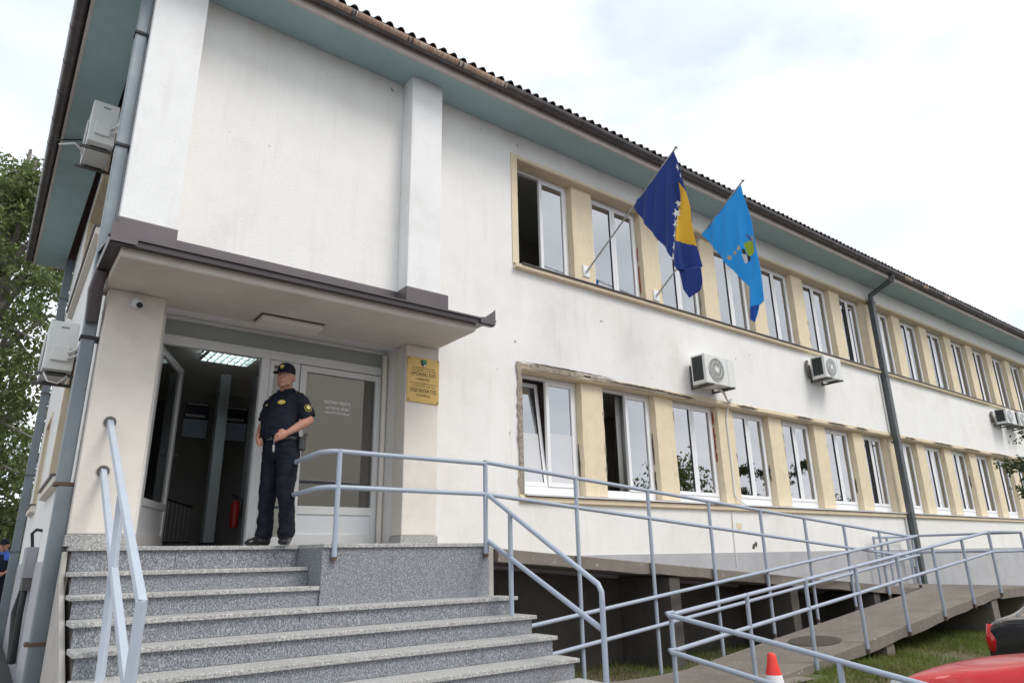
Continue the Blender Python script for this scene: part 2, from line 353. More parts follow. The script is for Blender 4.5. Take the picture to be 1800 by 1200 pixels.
sheet('lawn', list(np.arange(4.62, 26.1, 0.2)), list(np.arange(-3.95, -0.04, 0.2)), 0.012, 'soil')
sheet('side_path', list(np.arange(-3.0, 0.56, 0.2)), list(np.arange(-3.0, 16, 0.4)), 0.014, 'path_paving')
sheet('back_yard', list(np.arange(-14, 14, 1.0)), list(np.arange(16.4, 40, 1.0)), 0.02, 'soil')

# ------------------------------------------------------------------ the building
B = thing('court_building', 'long two storey white rendered building with cream window piers and teal eaves', 'building', (0, 0, 0))
XW, XE, YB = 0.62, 31.0, 9.2
ZP, ZL0, ZL1, ZU0, ZU1, ZT = 1.36, 2.12, 3.82, 5.36, 7.10, 7.53
def grid_wall(name, xs, zs, hole, y0, y1, material, axis='y', plinth=None):
    """wall slab with rectangular holes; axis y: plane faces -Y, axis x: plane faces -X"""
    v = {}; V = []; F = []; MI = []
    def vid(i, j, k):
        key = (i, j, k)
        if key not in v:
            a = (y0, y1)[k]; v[key] = len(V)
            V.append((xs[i], a, zs[j]) if axis == 'y' else (a, xs[i], zs[j]))
        return v[key]
    nx, nz = len(xs)-1, len(zs)-1
    solid = lambda i, j: 0 <= i < nx and 0 <= j < nz and not hole(0.5*(xs[i]+xs[i+1]), 0.5*(zs[j]+zs[j+1]))
    for i in range(nx):
        for j in range(nz):
            if not solid(i, j): continue
            F += [(vid(i,j,0), vid(i+1,j,0), vid(i+1,j+1,0), vid(i,j+1,0)), (vid(i,j,1), vid(i,j+1,1), vid(i+1,j+1,1), vid(i+1,j,1))]
            if not solid(i-1, j): F.append((vid(i,j,0), vid(i,j+1,0), vid(i,j+1,1), vid(i,j,1)))
            if not solid(i+1, j): F.append((vid(i+1,j,0), vid(i+1,j,1), vid(i+1,j+1,1), vid(i+1,j+1,0)))
            if not solid(i, j-1): F.append((vid(i,j,0), vid(i,j,1), vid(i+1,j,1), vid(i+1,j,0)))
            if not solid(i, j+1): F.append((vid(i,j+1,0), vid(i+1,j+1,0), vid(i+1,j+1,1), vid(i,j+1,1)))
    me = bpy.data.meshes.new(name); me.from_pydata(V, [], F); me.update()
    bm = bmesh.new(); bm.from_mesh(me); bmesh.ops.recalc_face_normals(bm, faces=bm.faces); bm.to_mesh(me); bm.free()
    return link(name, me, material, B)
BX0, BX1 = 5.60, 29.9
DX0, DX1 = 1.16, 3.70
def fhole(x, z):
    return (BX0 < x < BX1 and (ZL0 < z < ZL1 or ZU0 < z < ZU1)) or (DX0 < x < DX1 and 1.50 < z < 3.80)
grid_wall('front_wall', [XW, DX0, DX1, BX0, BX1, XE], [ZP, 1.50, ZL0, 3.80, ZL1, ZU0, ZU1, ZT+0.05], fhole, 0.0, 0.34, 'white_render')
box('plinth', 'grey_plinth', B, XW+0.012, XE, -0.012, 0.34, -0.8, ZP-0.002)
SW = [(2.15, 6.1)]          # side windows along y
def shole(y, z): return (2.2 < y < 5.9 and (5.42 < z < 7.08)) or (1.75 < y < 3.9 and 2.30 < z < 3.72) or (6.3 < y < 7.6 and 2.3 < z < 3.7)
grid_wall('side_wall', [0.342, 1.75, 2.2, 3.9, 5.9, 6.3, 7.6, YB], [1.40, 2.30, 3.70, 3.72, 5.42, 7.08, ZT+0.05], shole, XW, XW+0.3, 'white_render', axis='x')
box('side_plinth', 'grey_plinth', B, XW-0.012, XW+0.3, 0.342, YB, -0.8, 1.398)
box('back_wall', 'white_render', B, XW+0.302, XE, YB-0.3, YB, -0.8, ZT+0.05)
box('end_wall', 'white_render', B, XE-0.3, XE-0.002, 0.342, YB-0.302, -0.8, ZT+0.05)
MB().prism([(4.3, -.8), (XE, -.8), (XE, .30), (14.6, .30), (14.2, .48), (4.3, 1.28)], -.03, -.013, 'y').obj('foundation', 'foundation_dark', B)  # added sheet following the ramp underside, its shade put into the colour
# pilasters continuing down as the entrance columns
for x0, x1 in ((0.60, 1.10), (3.67, 4.13)):
    box('pilaster', 'white_pilaster', B, x0, x1, -0.26, -0.002, 4.25, ZT+0.02, 0.012)
    box('entrance_column', 'beige_render', B, x0+0.02, x1, -0.26, -0.002, 1.60, 3.768, 0.012)
    box('column_base', 'granite_tread', B, x0+0.008, x1+0.012, -0.272, -0.002, 1.503, 1.598, 0.004)
# eaves: soffit, fascia, gutter, roof
EY, EX = -0.56, 0.075
MB().box(EX+0.02, XE+0.5, EY+0.02, -0.001, ZT-0.006, ZT+0.03).box(EX+0.02, XW-0.001, 0.0, YB+0.5, ZT-0.006, ZT+0.03).obj('soffit', 'soffit_teal', B)
MB().box(EX, XE+0.5, EY-0.02, EY+0.018, ZT-0.02, ZT+0.12).box(EX-0.02, EX+0.018, EY-0.02, YB+0.52, ZT-0.02, ZT+0.12).box(EX+0.02, XW, YB+0.5, YB+0.53, ZT-0.02, ZT+0.12).obj('fascia', 'fascia_paint', B)
def gutter(name, a, b, nrm, ext0=0.0):
    """half round channel from a to b (2-D points), nrm points outwards"""
    v = []; f = []; K = 9; z = ZT+0.135; r = 0.075
    a = Vector(a); b = Vector(b); nrm = Vector(nrm)
    for p in (a, b):
        for ri in (r, r-0.006):
            for k in range(K):
                t = math.pi*k/(K-1)
                q = p + nrm*(r + 0.004 - ri*math.cos(t)*1.0)
                v.append((q.x, q.y, z - ri*math.sin(t)))
    for s0 in (0, K):
        for k in range(K-1): f.append((s0+k, s0+k+1, 2*K+s0+k+1, 2*K+s0+k))
    for e in (0, 2*K):
        for k in range(K-1): f.append((e+k, e+K+k, e+K+k+1, e+k+1))
    for k in (0, K-1): f.append((k, 2*K+k, 3*K+k, K+k))
    f.append(tuple(range(K))); f.append(tuple(2*K+k for k in range(K)))
    me = bpy.data.meshes.new(name); me.from_pydata(v, [], f); me.update()
    bm = bmesh.new(); bm.from_mesh(me); bmesh.ops.recalc_face_normals(bm, faces=bm.faces); bm.to_mesh(me); bm.free()
    me.polygons.foreach_set('use_smooth', [True]*len(me.polygons)); me.set_sharp_from_angle(angle=rad(35))
    return link(name, me, 'gutter_metal', B)
G1 = gutter('gutter', (EX-0.16, EY-0.022), (XE+0.5, EY-0.022), (0, -1))
G2 = gutter('gutter', (EX-0.022, EY-0.16), (EX-0.022, YB+0.6), (-1, 0))
G3 = gutter('gutter', (EX-0.16, YB+0.535), (XW+0.4, YB+0.535), (0, 1))
def hook_mesh():
    mb = MB(); r = 0.079; K = 8; z = ZT+0.135
    pts = [(0, -0.001-r*(1-math.cos(math.pi*k/(K-1))), z-r*math.sin(math.pi*k/(K-1))) for k in range(K)]
    mb.loft(pts, [(0.011, 0.003)]*K, 6, up=(1, 0, 0)); return mb.mesh('gutter_hook')
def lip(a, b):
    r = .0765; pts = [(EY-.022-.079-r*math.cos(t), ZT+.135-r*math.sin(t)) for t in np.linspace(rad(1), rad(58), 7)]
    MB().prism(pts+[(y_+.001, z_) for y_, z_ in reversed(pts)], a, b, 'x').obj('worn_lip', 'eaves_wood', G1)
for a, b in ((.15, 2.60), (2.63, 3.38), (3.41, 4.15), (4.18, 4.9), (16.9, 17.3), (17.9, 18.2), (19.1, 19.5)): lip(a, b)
hm = hook_mesh()
x = 0.3
while x < XE+0.4:
    h = link('gutter_hook', hm, 'gutter_metal', G1); h.location = (x, EY-0.02, 0); x += 0.76
y = 0.0
while y < YB+0.4:
    h = link('gutter_hook', hm, 'gutter_metal', G2); h.location = (EX-0.02, y, 0); h.rotation_euler = (0, 0, rad(-90)); y += 0.76
# roof body (low hipped) + individual eaves tiles
RZ, RR = ZT+0.19, 2.55
ex0, ey0, ex1, ey1 = EX-0.06, EY-0.06, XE+0.4, YB+0.55
ym = 0.5*(ey0+ey1); hx = ym-ey0
rv = [(ex0,ey0,RZ),(ex1,ey0,RZ),(ex1,ey1,RZ),(ex0,ey1,RZ),(ex0+hx,ym,RZ+RR),(ex1-hx,ym,RZ+RR)]
rf = [(0,1,5,4),(1,2,5),(2,3,4,5),(3,0,4),(0,3,2,1)]
rme = bpy.data.meshes.new('roof'); rme.from_pydata(rv, [], rf); rme.update()
ROOF = link('roof', rme, 'roof_tile', B)
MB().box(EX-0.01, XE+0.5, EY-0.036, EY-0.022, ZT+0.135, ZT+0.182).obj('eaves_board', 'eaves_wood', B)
sl_ = math.atan2(RR, hx)
def tile_mesh(pitch=0.158, ln=0.36):
    mb = MB(); n = 9; prof = []
    for k in range(n):
        t = k/(n-1); xx = (t-0.5)*pitch
        prof.append((xx, 0.052*max(0, math.cos((t-0.5)*math.pi*1.35))**0.8 if abs(t-0.5) < 0.38 else 0.004))
    th = 0.014; poly = prof + [(a, b-th) for a, b in reversed(prof)]
    mb.prism(poly, 0.0, ln, 'y'); return mb.mesh('roof_tile')
tm = tile_mesh()
nfront = 0; x = ex0+0.08
while x < ex1-0.05 and nfront < 196:
    o = link('roof_tile', tm, 'roof_tile', ROOF); o.location = (x, ey0-0.055+random.uniform(-.008, .008), RZ+0.012+random.uniform(-.004, .004))
    o.rotation_euler = (sl_+random.uniform(-.02, .02), 0, random.uniform(-.02, .02)); x += 0.158; nfront += 1
y = ey0+0.08
while y < ey1-0.05:
    o = link('roof_tile', tm, 'roof_tile', ROOF); o.location = (ex0-0.055, y, RZ+0.012)
    o.rotation_euler = (sl_, 0, rad(-90)); y += 0.158

# cream surround, piers, sills
def piece(name, x0, x1, y0, y1, z0, z1, material='cream_render', bevel=0.008): return box(name, material, B, x0, x1, y0, y1, z0, z1, bevel)
piece('surround', BX0-0.115, BX0-0.004, -0.014, -0.001, ZU0-0.02, ZU1+0.06)
piece('surround', BX0-0.004, BX1, -0.013, -0.001, ZU1+0.002, ZU1+0.062)
piece('surround', BX0-0.004, BX1, -0.012, -0.001, ZL1+0.004, ZL1+0.075)
piece('surround', BX0-0.09, BX0-0.004, -0.010, -0.001, ZL0-0.02, ZL0+0.35)
PL = [6.79, 8.40, 10.02, 11.57, 13.14, 14.70, 16.17, 17.72, 19.27, 20.82, 22.32, 23.82, 25.34, 26.88, 28.42]
PW = [0.44]*len(PL); PW[6] = 0.64
for z0, z1 in ((ZL0+0.032, ZL1-0.001), (ZU0+0.032, ZU1-0.001)):
    for xl, pw in zip(PL, PW):
        mb = MB()
        n = 8; zz = np.linspace(z0, z1, n)
        jl = [random.uniform(-.008, .008) for _ in zz]; jr = [random.uniform(-.008, .008) for _ in zz]; b0 = 0
        for i, zc in enumerate(zz):
            mb.v += [(xl+jl[i], 0.10, zc), (xl+pw+jr[i], 0.10, zc), (xl+pw+0.01, 0.338, zc), (xl-0.01, 0.338, zc)]
        for i in range(n-1):
            for k in range(4): mb.f.append((i*4+k, i*4+(k+1) % 4, (i+1)*4+(k+1) % 4, (i+1)*4+k))
        mb.f += [(3,2,1,0), tuple((n-1)*4+k for k in range(4))]
        mb.obj('window_pier', 'cream_render', B, 0.006)
# sills: sloping ledges
MB().prism([(-0.075, ZU0-0.075), (-0.075, ZU0-0.02), (0.33, ZU0+0.03), (0.33, ZU0-0.001), (-0.001, ZU0-0.001), (-0.001, ZU0-0.095)], BX0-0.10, BX1, 'x').obj('upper_sill', 'cream_render', B, 0.006)
MB().prism([(-0.10, ZU0-0.018), (-0.10, ZU0-0.002), (0.22, ZU0+0.042), (0.22, ZU0+0.034)], BX0, BX1, 'x').obj('upper_sill_cap', 'brown_flashing', B)
MB().prism([(-0.045, ZL0-0.085), (-0.045, ZL0-0.03), (-0.001, ZL0-0.005), (-0.001, ZL0-0.11)], BX0-0.08, BX1, 'x').obj('lower_sill', 'cream_render', B, 0.006)
MB().prism([(-0.075, ZL0-0.012), (-0.075, ZL0+0.008), (0.22, ZL0+0.036), (0.22, ZL0+0.028)], BX0-0.005, BX1, 'x').obj('lower_sill_cap', 'sill_metal', B)

for zt_ in (ZU1, ZL1): piece('reveal', BX0+.001, BX1-.001, .001, .213, zt_-.010, zt_-.002, bevel=0)
for zt_, zb_ in ((ZU1, ZU0), (ZL1, ZL0)): piece('reveal', BX0+.001, BX0+.008, .001, .213, zb_+.04, zt_-.011, bevel=0)
# windows ------------------------------------------------------------------
def sash_mesh(wd, hg, fr=0.058, d=0.05):
    mb = MB()
    mb.box(0, fr, 0, d, 0, hg).box(wd-fr, wd, 0, d, 0, hg).box(fr, wd-fr, 0.001, d-0.001, 0, fr).box(fr, wd-fr, 0.001, d-0.001, hg-fr, hg)
    return mb.mesh('sash', 0.006)
def window(x0, x1, z0, z1, ls='closed', rs='closed', blind=None, film=False, base=0.0, y=0.215):
    fr = 0.045; d = 0.07
    mb = MB().box(x0, x0+fr, y, y+d, z0, z1).box(x1-fr, x1, y, y+d, z0, z1).box(x0+fr, x1-fr, y+.001, y+d-.001, z0, z0+fr+base).box(x0+fr, x1-fr, y+.001, y+d-.001, z1-fr, z1)
    W = mb.obj('window', 'pvc_white', B, 0.005)
    a0, a1 = x0+fr, x1-fr; mid = 0.5*(a0+a1); b0, b1 = z0+fr+base, z1-fr
    for side, st in (('l', ls), ('r', rs)):
        wd = mid-a0-0.002; hg = b1-b0-0.004
        s = link('sash', sash_mesh(wd, hg), 'pvc_white', W)
        px, pz = (a0 if side == 'l' else mid+0.002), b0+0.002
        mtx = Matrix.Translation((px, y-0.012, pz))
        if st == 'open':
            piv = (0 if side == 'l' else wd)
            mtx = Matrix.Translation((px+piv, y+0.03, pz)) @ Matrix.Rotation(rad(78 if side == 'l' else -78), 4, 'Z') @ Matrix.Translation((-piv, 0, 0))
        elif st == 'tilt':
            mtx = Matrix.Translation((px, y+0.0, pz)) @ Matrix.Rotation(rad(-7), 4, 'X')
        s.matrix_local = mtx
        g = MB().box(0.05, wd-0.05, 0.022, 0.027, 0.05, hg-0.05).obj('glass_pane', 'window_glass', W)
        g.matrix_local = mtx
        if film:
            f = MB().box(0.059, wd-0.059, 0.0190, 0.0205, 0.059, hg*0.5).obj('frosted_film', 'frost_film', W); f.matrix_local = mtx
        rbm = MB().box(wd-0.062 if side == 'l' else 0.052, wd-0.054 if side == 'l' else 0.06, 0.006, 0.02, 0.06, hg-0.06).obj('seal', 'rubber', W); rbm.matrix_local = mtx
    if blind:
        n = 22; mb = MB(); c0 = x0+0.02 if blind[1] == 'full' else (mid if blind[1] == 'right' else x0+0.02); c1 = x1-0.02 if blind[1] != 'left' else mid
        ph = random.uniform(0, 6)
        for i in range(n):
            t = i/(n-1); xx = c0+(c1-c0)*t; yy = y+0.19+0.018*math.sin(t*24+ph)
            mb.v += [(xx, yy, z0+0.06+blind[2]*(z1-z0)), (xx, yy, z1-0.02), (xx, yy+0.004, z1-0.02), (xx, yy+0.004, z0+0.06+blind[2]*(z1-z0))]
        for i in range(n-1):
            for k in range(4): mb.f.append((i*4+k, i*4+(k+1) % 4, (i+1)*4+(k+1) % 4, (i+1)*4+k))
        mb.f += [(3,2,1,0), tuple((n-1)*4+k for k in range(4))]
        mb.obj('blind', blind[0], W, smooth=True)
    return W
edges = [(BX0, PL[0])]+[(PL[i]+PW[i], PL[i+1]) for i in range(len(PL)-1)]+[(PL[-1]+PW[-1], BX1)]
for i, (a, b) in enumerate(edges):
    a += 0.012; b -= 0.012
    upb = None if i == 0 else (('blind_pale', 'full', 0.0) if i < 7 else ('blind', 'full', random.choice([0, 0, .15])))
    window(a, b, ZU0+0.045, ZU1-0.012, 'open' if i == 0 else 'closed', 'closed', upb)
    lob = [None, ('blind', 'right', 0.0), ('blind', 'full', 0.0)][i] if i < 3 else ('blind', 'full', 0.0 if i % 3 else 0.1)
    window(a, b, ZL0+0.04, ZL1-0.012, ['tilt', 'open'][i] if i < 2 else 'closed', 'closed', lob, film=(i == 0), base=0.06)
# side wall windows (seen end on)
def side_window(y0, y1, z0, z1):
    x = XW+0.16; fr = 0.05
    W = MB().box(x, x+.06, y0, y0+fr, z0, z1).box(x, x+.06, y1-fr, y1, z0, z1).box(x+.001, x+.059, y0+fr, y1-fr, z0, z0+fr).box(x+.001, x+.059, y0+fr, y1-fr, z1-fr, z1).box(x+.001, x+.059, (y0+y1)/2-.04, (y0+y1)/2+.04, z0+fr, z1-fr).obj('window', 'pvc_white', B, 0.005)
    MB().box(x+.025, x+.031, y0+fr+.001, y1-fr-.001, z0+fr+.001, z1-fr-.001).obj('glass_pane', 'window_glass', W)
for y0, y1, z0, z1 in ((2.2, 5.9, 5.42, 7.08), (1.75, 3.9, 2.30, 3.72), (6.3, 7.6, 2.30, 3.70)):
    side_window(y0+.012, y1-.012, z0+.012, z1-.012)
    t = 0.013
    MB().box(XW-t, XW-.001, y0-.09, y0-.002, z0-.02, z1+.07).box(XW-t, XW-.001, y1+.002, y1+.09, z0-.02, z1+.07).box(XW-t+.001, XW-.001, y0-.002, y1+.002, z1+.002, z1+.07).obj('surround', 'cream_render', B)
    MB().box(XW-.001, XW+.16, y0+.001, y0+.006, z0+.001, z1-.001).box(XW-.001, XW+.16, y1-.006, y1-.001, z0+.001, z1-.001).box(XW-.001, XW+.16, y0+.006, y1-.006, z1-.006, z1-.001).obj('reveal', 'cream_render', B)
    MB().prism([(XW-.10, z0-.035), (XW-.10, z0-.012), (XW+.15, z0+.018), (XW+.15, z0+.004)], y0-.06, y1+.06, 'y').obj('sill_cap', 'brown_flashing', B)
    MB().prism([(XW-.075, z0-.12), (XW-.075, z0-.04), (XW-.001, z0-.02), (XW-.001, z0-.14)], y0-.05, y1+.05, 'y').obj('sill', 'beige_render', B)
# rooms behind the glass
MB().box(4.35, XE-.31, 2.6, 2.7, 0.9, 3.99).box(4.35, XE-.31, 2.6, 2.7, 4.3, 7.5).obj('inner_wall', 'room_wall', B)
MB().box(XW+.31, XE-.31, .345, 2.598, 4.0, 4.25).obj('floor_slab', 'room_ceiling', B)
MB().box(XW+.31, XE-.31, .345, 2.598, 7.40, 7.50).obj('room_ceiling', 'room_ceiling', B)
MB().box(4.46, XE-.31, .345, 2.598, 0.9, 1.3).obj('room_floor', 'room_floor', B)
for x in (10.0, 16.3, 22.4):
    MB().box(x, x+.1, .40, 2.598, 1.31, 3.99).box(x, x+.1, .40, 2.598, 4.26, 7.39).obj('partition', 'room_wall', B)

# weathered edges: exposed mortar, cracks, brick (jagged slabs, proud of the render)
def jag(name, material, pts, t=0.004, parent=B, y=-0.014):
    return MB().prism(pts, y-t, y, 'y').obj(name, material, parent)
def strip(name, material, x0, x1, zc, wlo, whi, step, y=-0.0135, t=0.004, amp=0.5):
    n = max(3, int((x1-x0)/step)); top = []; bot = []
    for i in range(n+1):
        x = x0+(x1-x0)*i/n; k = min(1.0, 3*min(i, n-i)/n+0.1)
        top.append((x, zc+k*random.uniform(amp*whi, whi))); bot.append((x+random.uniform(-.3, .3)*step, zc-k*random.uniform(amp*wlo, wlo)))
    return jag(name, material, bot+top[::-1], t, B, y)
strip('exposed_mortar', 'mortar', BX0-0.10, 6.9, 3.868, 0.05, 0.055, 0.06, amp=0.75)
strip('exposed_mortar', 'mortar', 6.75, 7.5, 3.865, 0.045, 0.05, 0.05)
strip('crack', 'crack_dark', 5.6, 7.4, 3.912, 0.006, 0.016, 0.05, y=-0.018, t=.002)
for a, b, zc in ((7.2, 8.9, 3.868), (8.6, 9.3, 3.85), (10.45, 11.1, 3.868), (12.3, 13.0, 3.87), (13.5, 14.3, 3.87), (14.6, 15.2, 3.87), (16.9, 17.5, 3.86), (18.4, 19.6, 3.87), (20.2, 21.4, 3.86), (22.0, 23.6, 3.87)):
    strip('crack', 'crack_dark', a, b, zc-0.01, 0.022, 0.026, 0.06, y=-0.0175, t=.002)
    strip('exposed_mortar', 'mortar', a+.1, b-.1, zc-.03, 0.025, 0.02, 0.07)
pts = []; zs_ = np.linspace(ZL0+.02, 3.90, 30)
pts = [(BX0-.085+random.uniform(-.02, .018), z) for z in zs_]+[(BX0-.006, z) for z in zs_[::-1]]
jag('exposed_mortar', 'mortar', pts, 0.008)
# brick and mortar showing at the pier edges
def pier_scar(x, zlist, material, wx=0.045):
    for z0, z1 in zlist:
        n = 8; zz = np.linspace(z0, z1, n)
        p = [(random.uniform(-.3, .2)*wx*(.3+math.sin(math.pi*i/(n-1))), z) for i, z in enumerate(zz)]+[(wx*(.25+math.sin(math.pi*i/(n-1)))*random.uniform(.6, 1), z) for i, z in reversed(list(enumerate(zz)))]
        MB().prism([(0.19+a, b) for a, b in p], x-0.016, x+0.004, 'x').obj('brick_scar', material, B)
pier_scar(PL[2], [(2.85, 3.15), (3.1, 3.45), (3.5, 3.72)], 'brick_red', 0.05)
pier_scar(PL[0], [(2.4, 2.9)], 'crack_dark', 0.02); pier_scar(PL[1], [(2.3, 2.6), (2.7, 3.2)], 'crack_dark', 0.02)
pier_scar(PL[3], [(2.6, 2.9)], 'crack_dark', 0.025); pier_scar(PL[1], [(5.6, 6.1), (6.2, 6.45)], 'brick_red', 0.03)
pier_scar(PL[2], [(5.55, 6.2)], 'mortar', 0.06); pier_scar(PL[5], [(2.5, 2.8)], 'crack_dark', 0.025); pier_scar(PL[9], [(2.9, 3.2)], 'crack_dark', 0.03)
for xl in PL[:6]:
    for _ in range(3):
        z = random.choice([random.uniform(2.3, 3.6), random.uniform(5.5, 6.9)]); h = random.uniform(.06, .25); n = 6
        e = [(xl+PW[0]-random.uniform(.006, .028)*math.sin(math.pi*i/(n-1)), z+h*i/(n-1)) for i in range(n)]
        MB().prism(e+[(xl+PW[0]+.006, z+h), (xl+PW[0]+.006, z)], 0.0965, 0.0995, 'y').obj('chip', 'mortar', B)
# heart shaped bare patch, hairline joints, patched plaster
h = [(10.14+.085*(16*math.sin(t)**3)/16, 1.775+.075*(13*math.cos(t)-5*math.cos(2*t)-2*math.cos(3*t)-math.cos(4*t))/15) for t in np.linspace(0, 2*math.pi, 26, endpoint=False)]
jag('bare_patch', 'cream_render', h, 0.0025, y=-0.0005)
jag('bare_patch', 'cream_render', [(9.93, 1.74), (9.99, 1.72), (10.0, 1.85), (9.96, 1.9)], 0.0025, y=-0.0005)
jag('bare_patch', 'crack_dark', [(10.43, 1.42), (10.50, 1.41), (10.53, 1.47), (10.56, 1.43), (10.6, 1.5), (10.55, 1.54), (10.52, 1.5), (10.47, 1.49)], 0.002, y=-0.0005)
tube('wall_cable', 'cable_white', B, [(9.97, -0.012, 2.0), (9.95, -0.012, 1.6), (9.93, -0.022, 1.15)], 0.008, 6)
tube('wall_cable', 'cable_white', B, [(10.26, -0.05, 3.95), (10.27, 0.05, 3.78), (10.25, 0.088, 3.6), (10.25, 0.088, 2.3), (10.32, 0.05, 2.2), (10.34, -0.09, 2.1)], 0.016, 8)

# ------------------------------------------------------------------ canopy
CX0, CX1, CY, CZ = 0.58, 4.11, -1.07, 3.77
MB().box(CX0, CX1, CY, -0.001, CZ, CZ+0.10).obj('canopy', 'canopy_soffit', B, 0.01)
MB().box(CX0-.003, CX1+.003, CY-.006, CY-.001, CZ+.012, CZ+.098).obj('canopy_edge', 'beige_render', B)
MB().box(CX0, CX1, CY+.01, -0.001, CZ+0.102, CZ+0.16).obj('canopy_deck', 'brown_flashing', B)
cv = [(CX0-.09, CY-.085, CZ+.155), (CX1+.19, CY-.085, CZ+.155), (CX1+.19, 0.0, CZ+.42), (CX0-.09, 0.0, CZ+.42)]
cv += [(a, b-.001, c-.02) for a, b, c in cv]
cme = bpy.data.meshes.new('canopy_roof'); cme.from_pydata(cv, [], [(0,1,2,3),(7,6,5,4),(0,4,5,1),(1,5,6,2),(2,6,7,3),(3,7,4,0)]); cme.update()
link('canopy_roof', cme, 'dark_flashing', B)
MB().box(CX0-.115, CX1+.215, CY-.112, CY-.06, CZ+.126, CZ+.140).obj('canopy_drip', 'brown_flashing', B)
# folded metal edge
MB().prism([(CY-.02, CZ+.080), (CY-.095, CZ+.072), (CY-.095, CZ+.122), (CY-.088, CZ+.122), (CY-.088, CZ+.084), (CY-.02, CZ+.091)], CX0-.10, CX1+.20, 'x').obj('canopy_gutter', 'dark_flashing', B)
MB().prism([(CX0+.0, CZ+.088), (CX0-.098, CZ+.083), (CX0-.098, CZ+.17), (CX0-.09, CZ+.17), (CX0-.09, CZ+.095), (CX0+.0, CZ+.099)], CY-.085, -.02, 'y').obj('canopy_gutter', 'dark_flashing', B)
MB().prism([(CX1+.003, CZ+.088), (CX1+.19, CZ+.14), (CX1+.19, CZ+.155), (CX1+.003, CZ+.104)], CY-.085, -.02, 'y').obj('canopy_gutter', 'dark_flashing', B)
for sx, xx in ((-1, CX0-.10), (1, CX1+.20)):
    MB().prism([(xx, CZ+.08), (xx, CZ+.27), (xx-sx*.03, CZ+.24), (xx-sx*.14, CZ+.155), (xx-sx*.20, CZ+.145), (xx-sx*.20, CZ+.08)], CY-.1155, CY-.1125, 'y').obj('canopy_corner', 'brown_flashing', B)
MB().box(CX0+.52, 3.66, -.03, -.002, CZ+.42, 4.49).obj('flashing', 'brown_flashing', B)
for a, b in ((CX0+.01, CX0+.53), (3.645, 4.235)):
    MB().box(a, b, -.30, -.031, 4.27, 4.485).obj('pilaster_flashing', 'brown_flashing', B, 0.012)
    MB().box(a+.02, b-.02, -.285, -.033, 4.06, 4.298).obj('pilaster_flashing', 'rubber', B)
# canopy rain outlet on the left
tube('rain_outlet', 'brown_flashing', B, [(CX0-.06, -.42, CZ+.10), (CX0-.07, -.30, CZ-.06), (CX0-.05, -.16, CZ-.30)], [0.05, 0.06, 0.055], 14)

# ------------------------------------------------------------------ downpipes
def rect_pipe(mb, cx, cy, hw, hd, z0, z1): return mb.box(cx-hw, cx+hw, cy-hd, cy+hd, z0, z1)
rect_pipe(MB(), 0.535, -0.07, 0.055, 0.055, 2.02, 7.40).obj('downpipe', 'pipe_metal', B, 0.012)
rect_pipe(MB(), 0.56, -0.075, 0.06, 0.06, -0.3, 2.0).obj('downpipe', 'pipe_metal', B, 0.012)
for z in (6.65, 5.3, 3.30, 2.0, 0.75): MB().box(0.47, 0.625, -0.142, 0.0, z, z+.028).obj('pipe_clip', 'rust' if z < 2.5 else 'rubber', B)
tube('downpipe_elbow', 'pipe_metal', B, [(0.535, -0.07, 7.36), (0.46, -0.2, 7.46), (0.2, -0.50, 7.56), (0.1, -0.60, 7.60)], 0.05, 12)
rect_pipe(MB(), 0.53, YB-0.15, 0.07, 0.07, 0.0, 7.5).obj('downpipe', 'pipe_metal', B, 0.012)
for z in (6.6, 4.6, 3.0, 1.6): MB().box(0.45, 0.62, YB-.228, YB-.07, z, z+.03).obj('pipe_clip', 'pipe_dark', B)
PX = 16.30
rect_pipe(MB(), PX, -0.095, 0.075, 0.06, 0.62, 7.08).obj('downpipe', 'pipe_dark', B, 0.012)
for z in (7.02, 5.2, 3.66, 2.0): MB().box(PX-.088, PX+.088, -.165, -.0, z, z+.03).obj('pipe_clip', 'pipe_dark', B)
MB().loft([(PX, -.095, 7.05), (PX, -.11, 7.22), (PX+.10, -.36, 7.38), (PX+.12, -.50, 7.44), (PX+.12, -.60, 7.50), (PX+.12, -.62, 7.64)], [.065, .065, .06, .06, .065, .07], 10).obj('downpipe_elbow', 'pipe_dark', B, smooth='auto')
MB().box(PX+.02, PX+.22, -.62, -.585, 7.44, 7.56).obj('pipe_hopper', 'pipe_dark', B, .01)
tube('wall_pipe', 'cable_white', B, [(PX-.13, -.03, 5.25), (PX-.13, -.03, 3.9)], .015, 8)
tube('wall_pipe', 'cable_white', B, [(PX-.13, -.03, 2.02), (PX-.13, -.035, 1.0)], .02, 8)

# ------------------------------------------------------------------ entrance glazing
YD = 0.30
fr = MB()
fr.box(DX0+.002, DX0+.05, YD-.03, YD+.04, 1.503, 3.795).box(DX1-.05, DX1-.002, YD-.03, YD+.04, 1.503, 3.795)
fr.box(DX0+.05, DX1-.05, YD-.03, YD+.04, 3.755, 3.795).box(DX0+.05, DX1-.05, YD-.032, YD+.042, 3.485, 3.585)
fr.box(2.205, 2.295, YD-.031, YD+.041, 1.503, 3.485)
DG = fr.obj('entrance_glazing', 'alu_frame', B, 0.004)
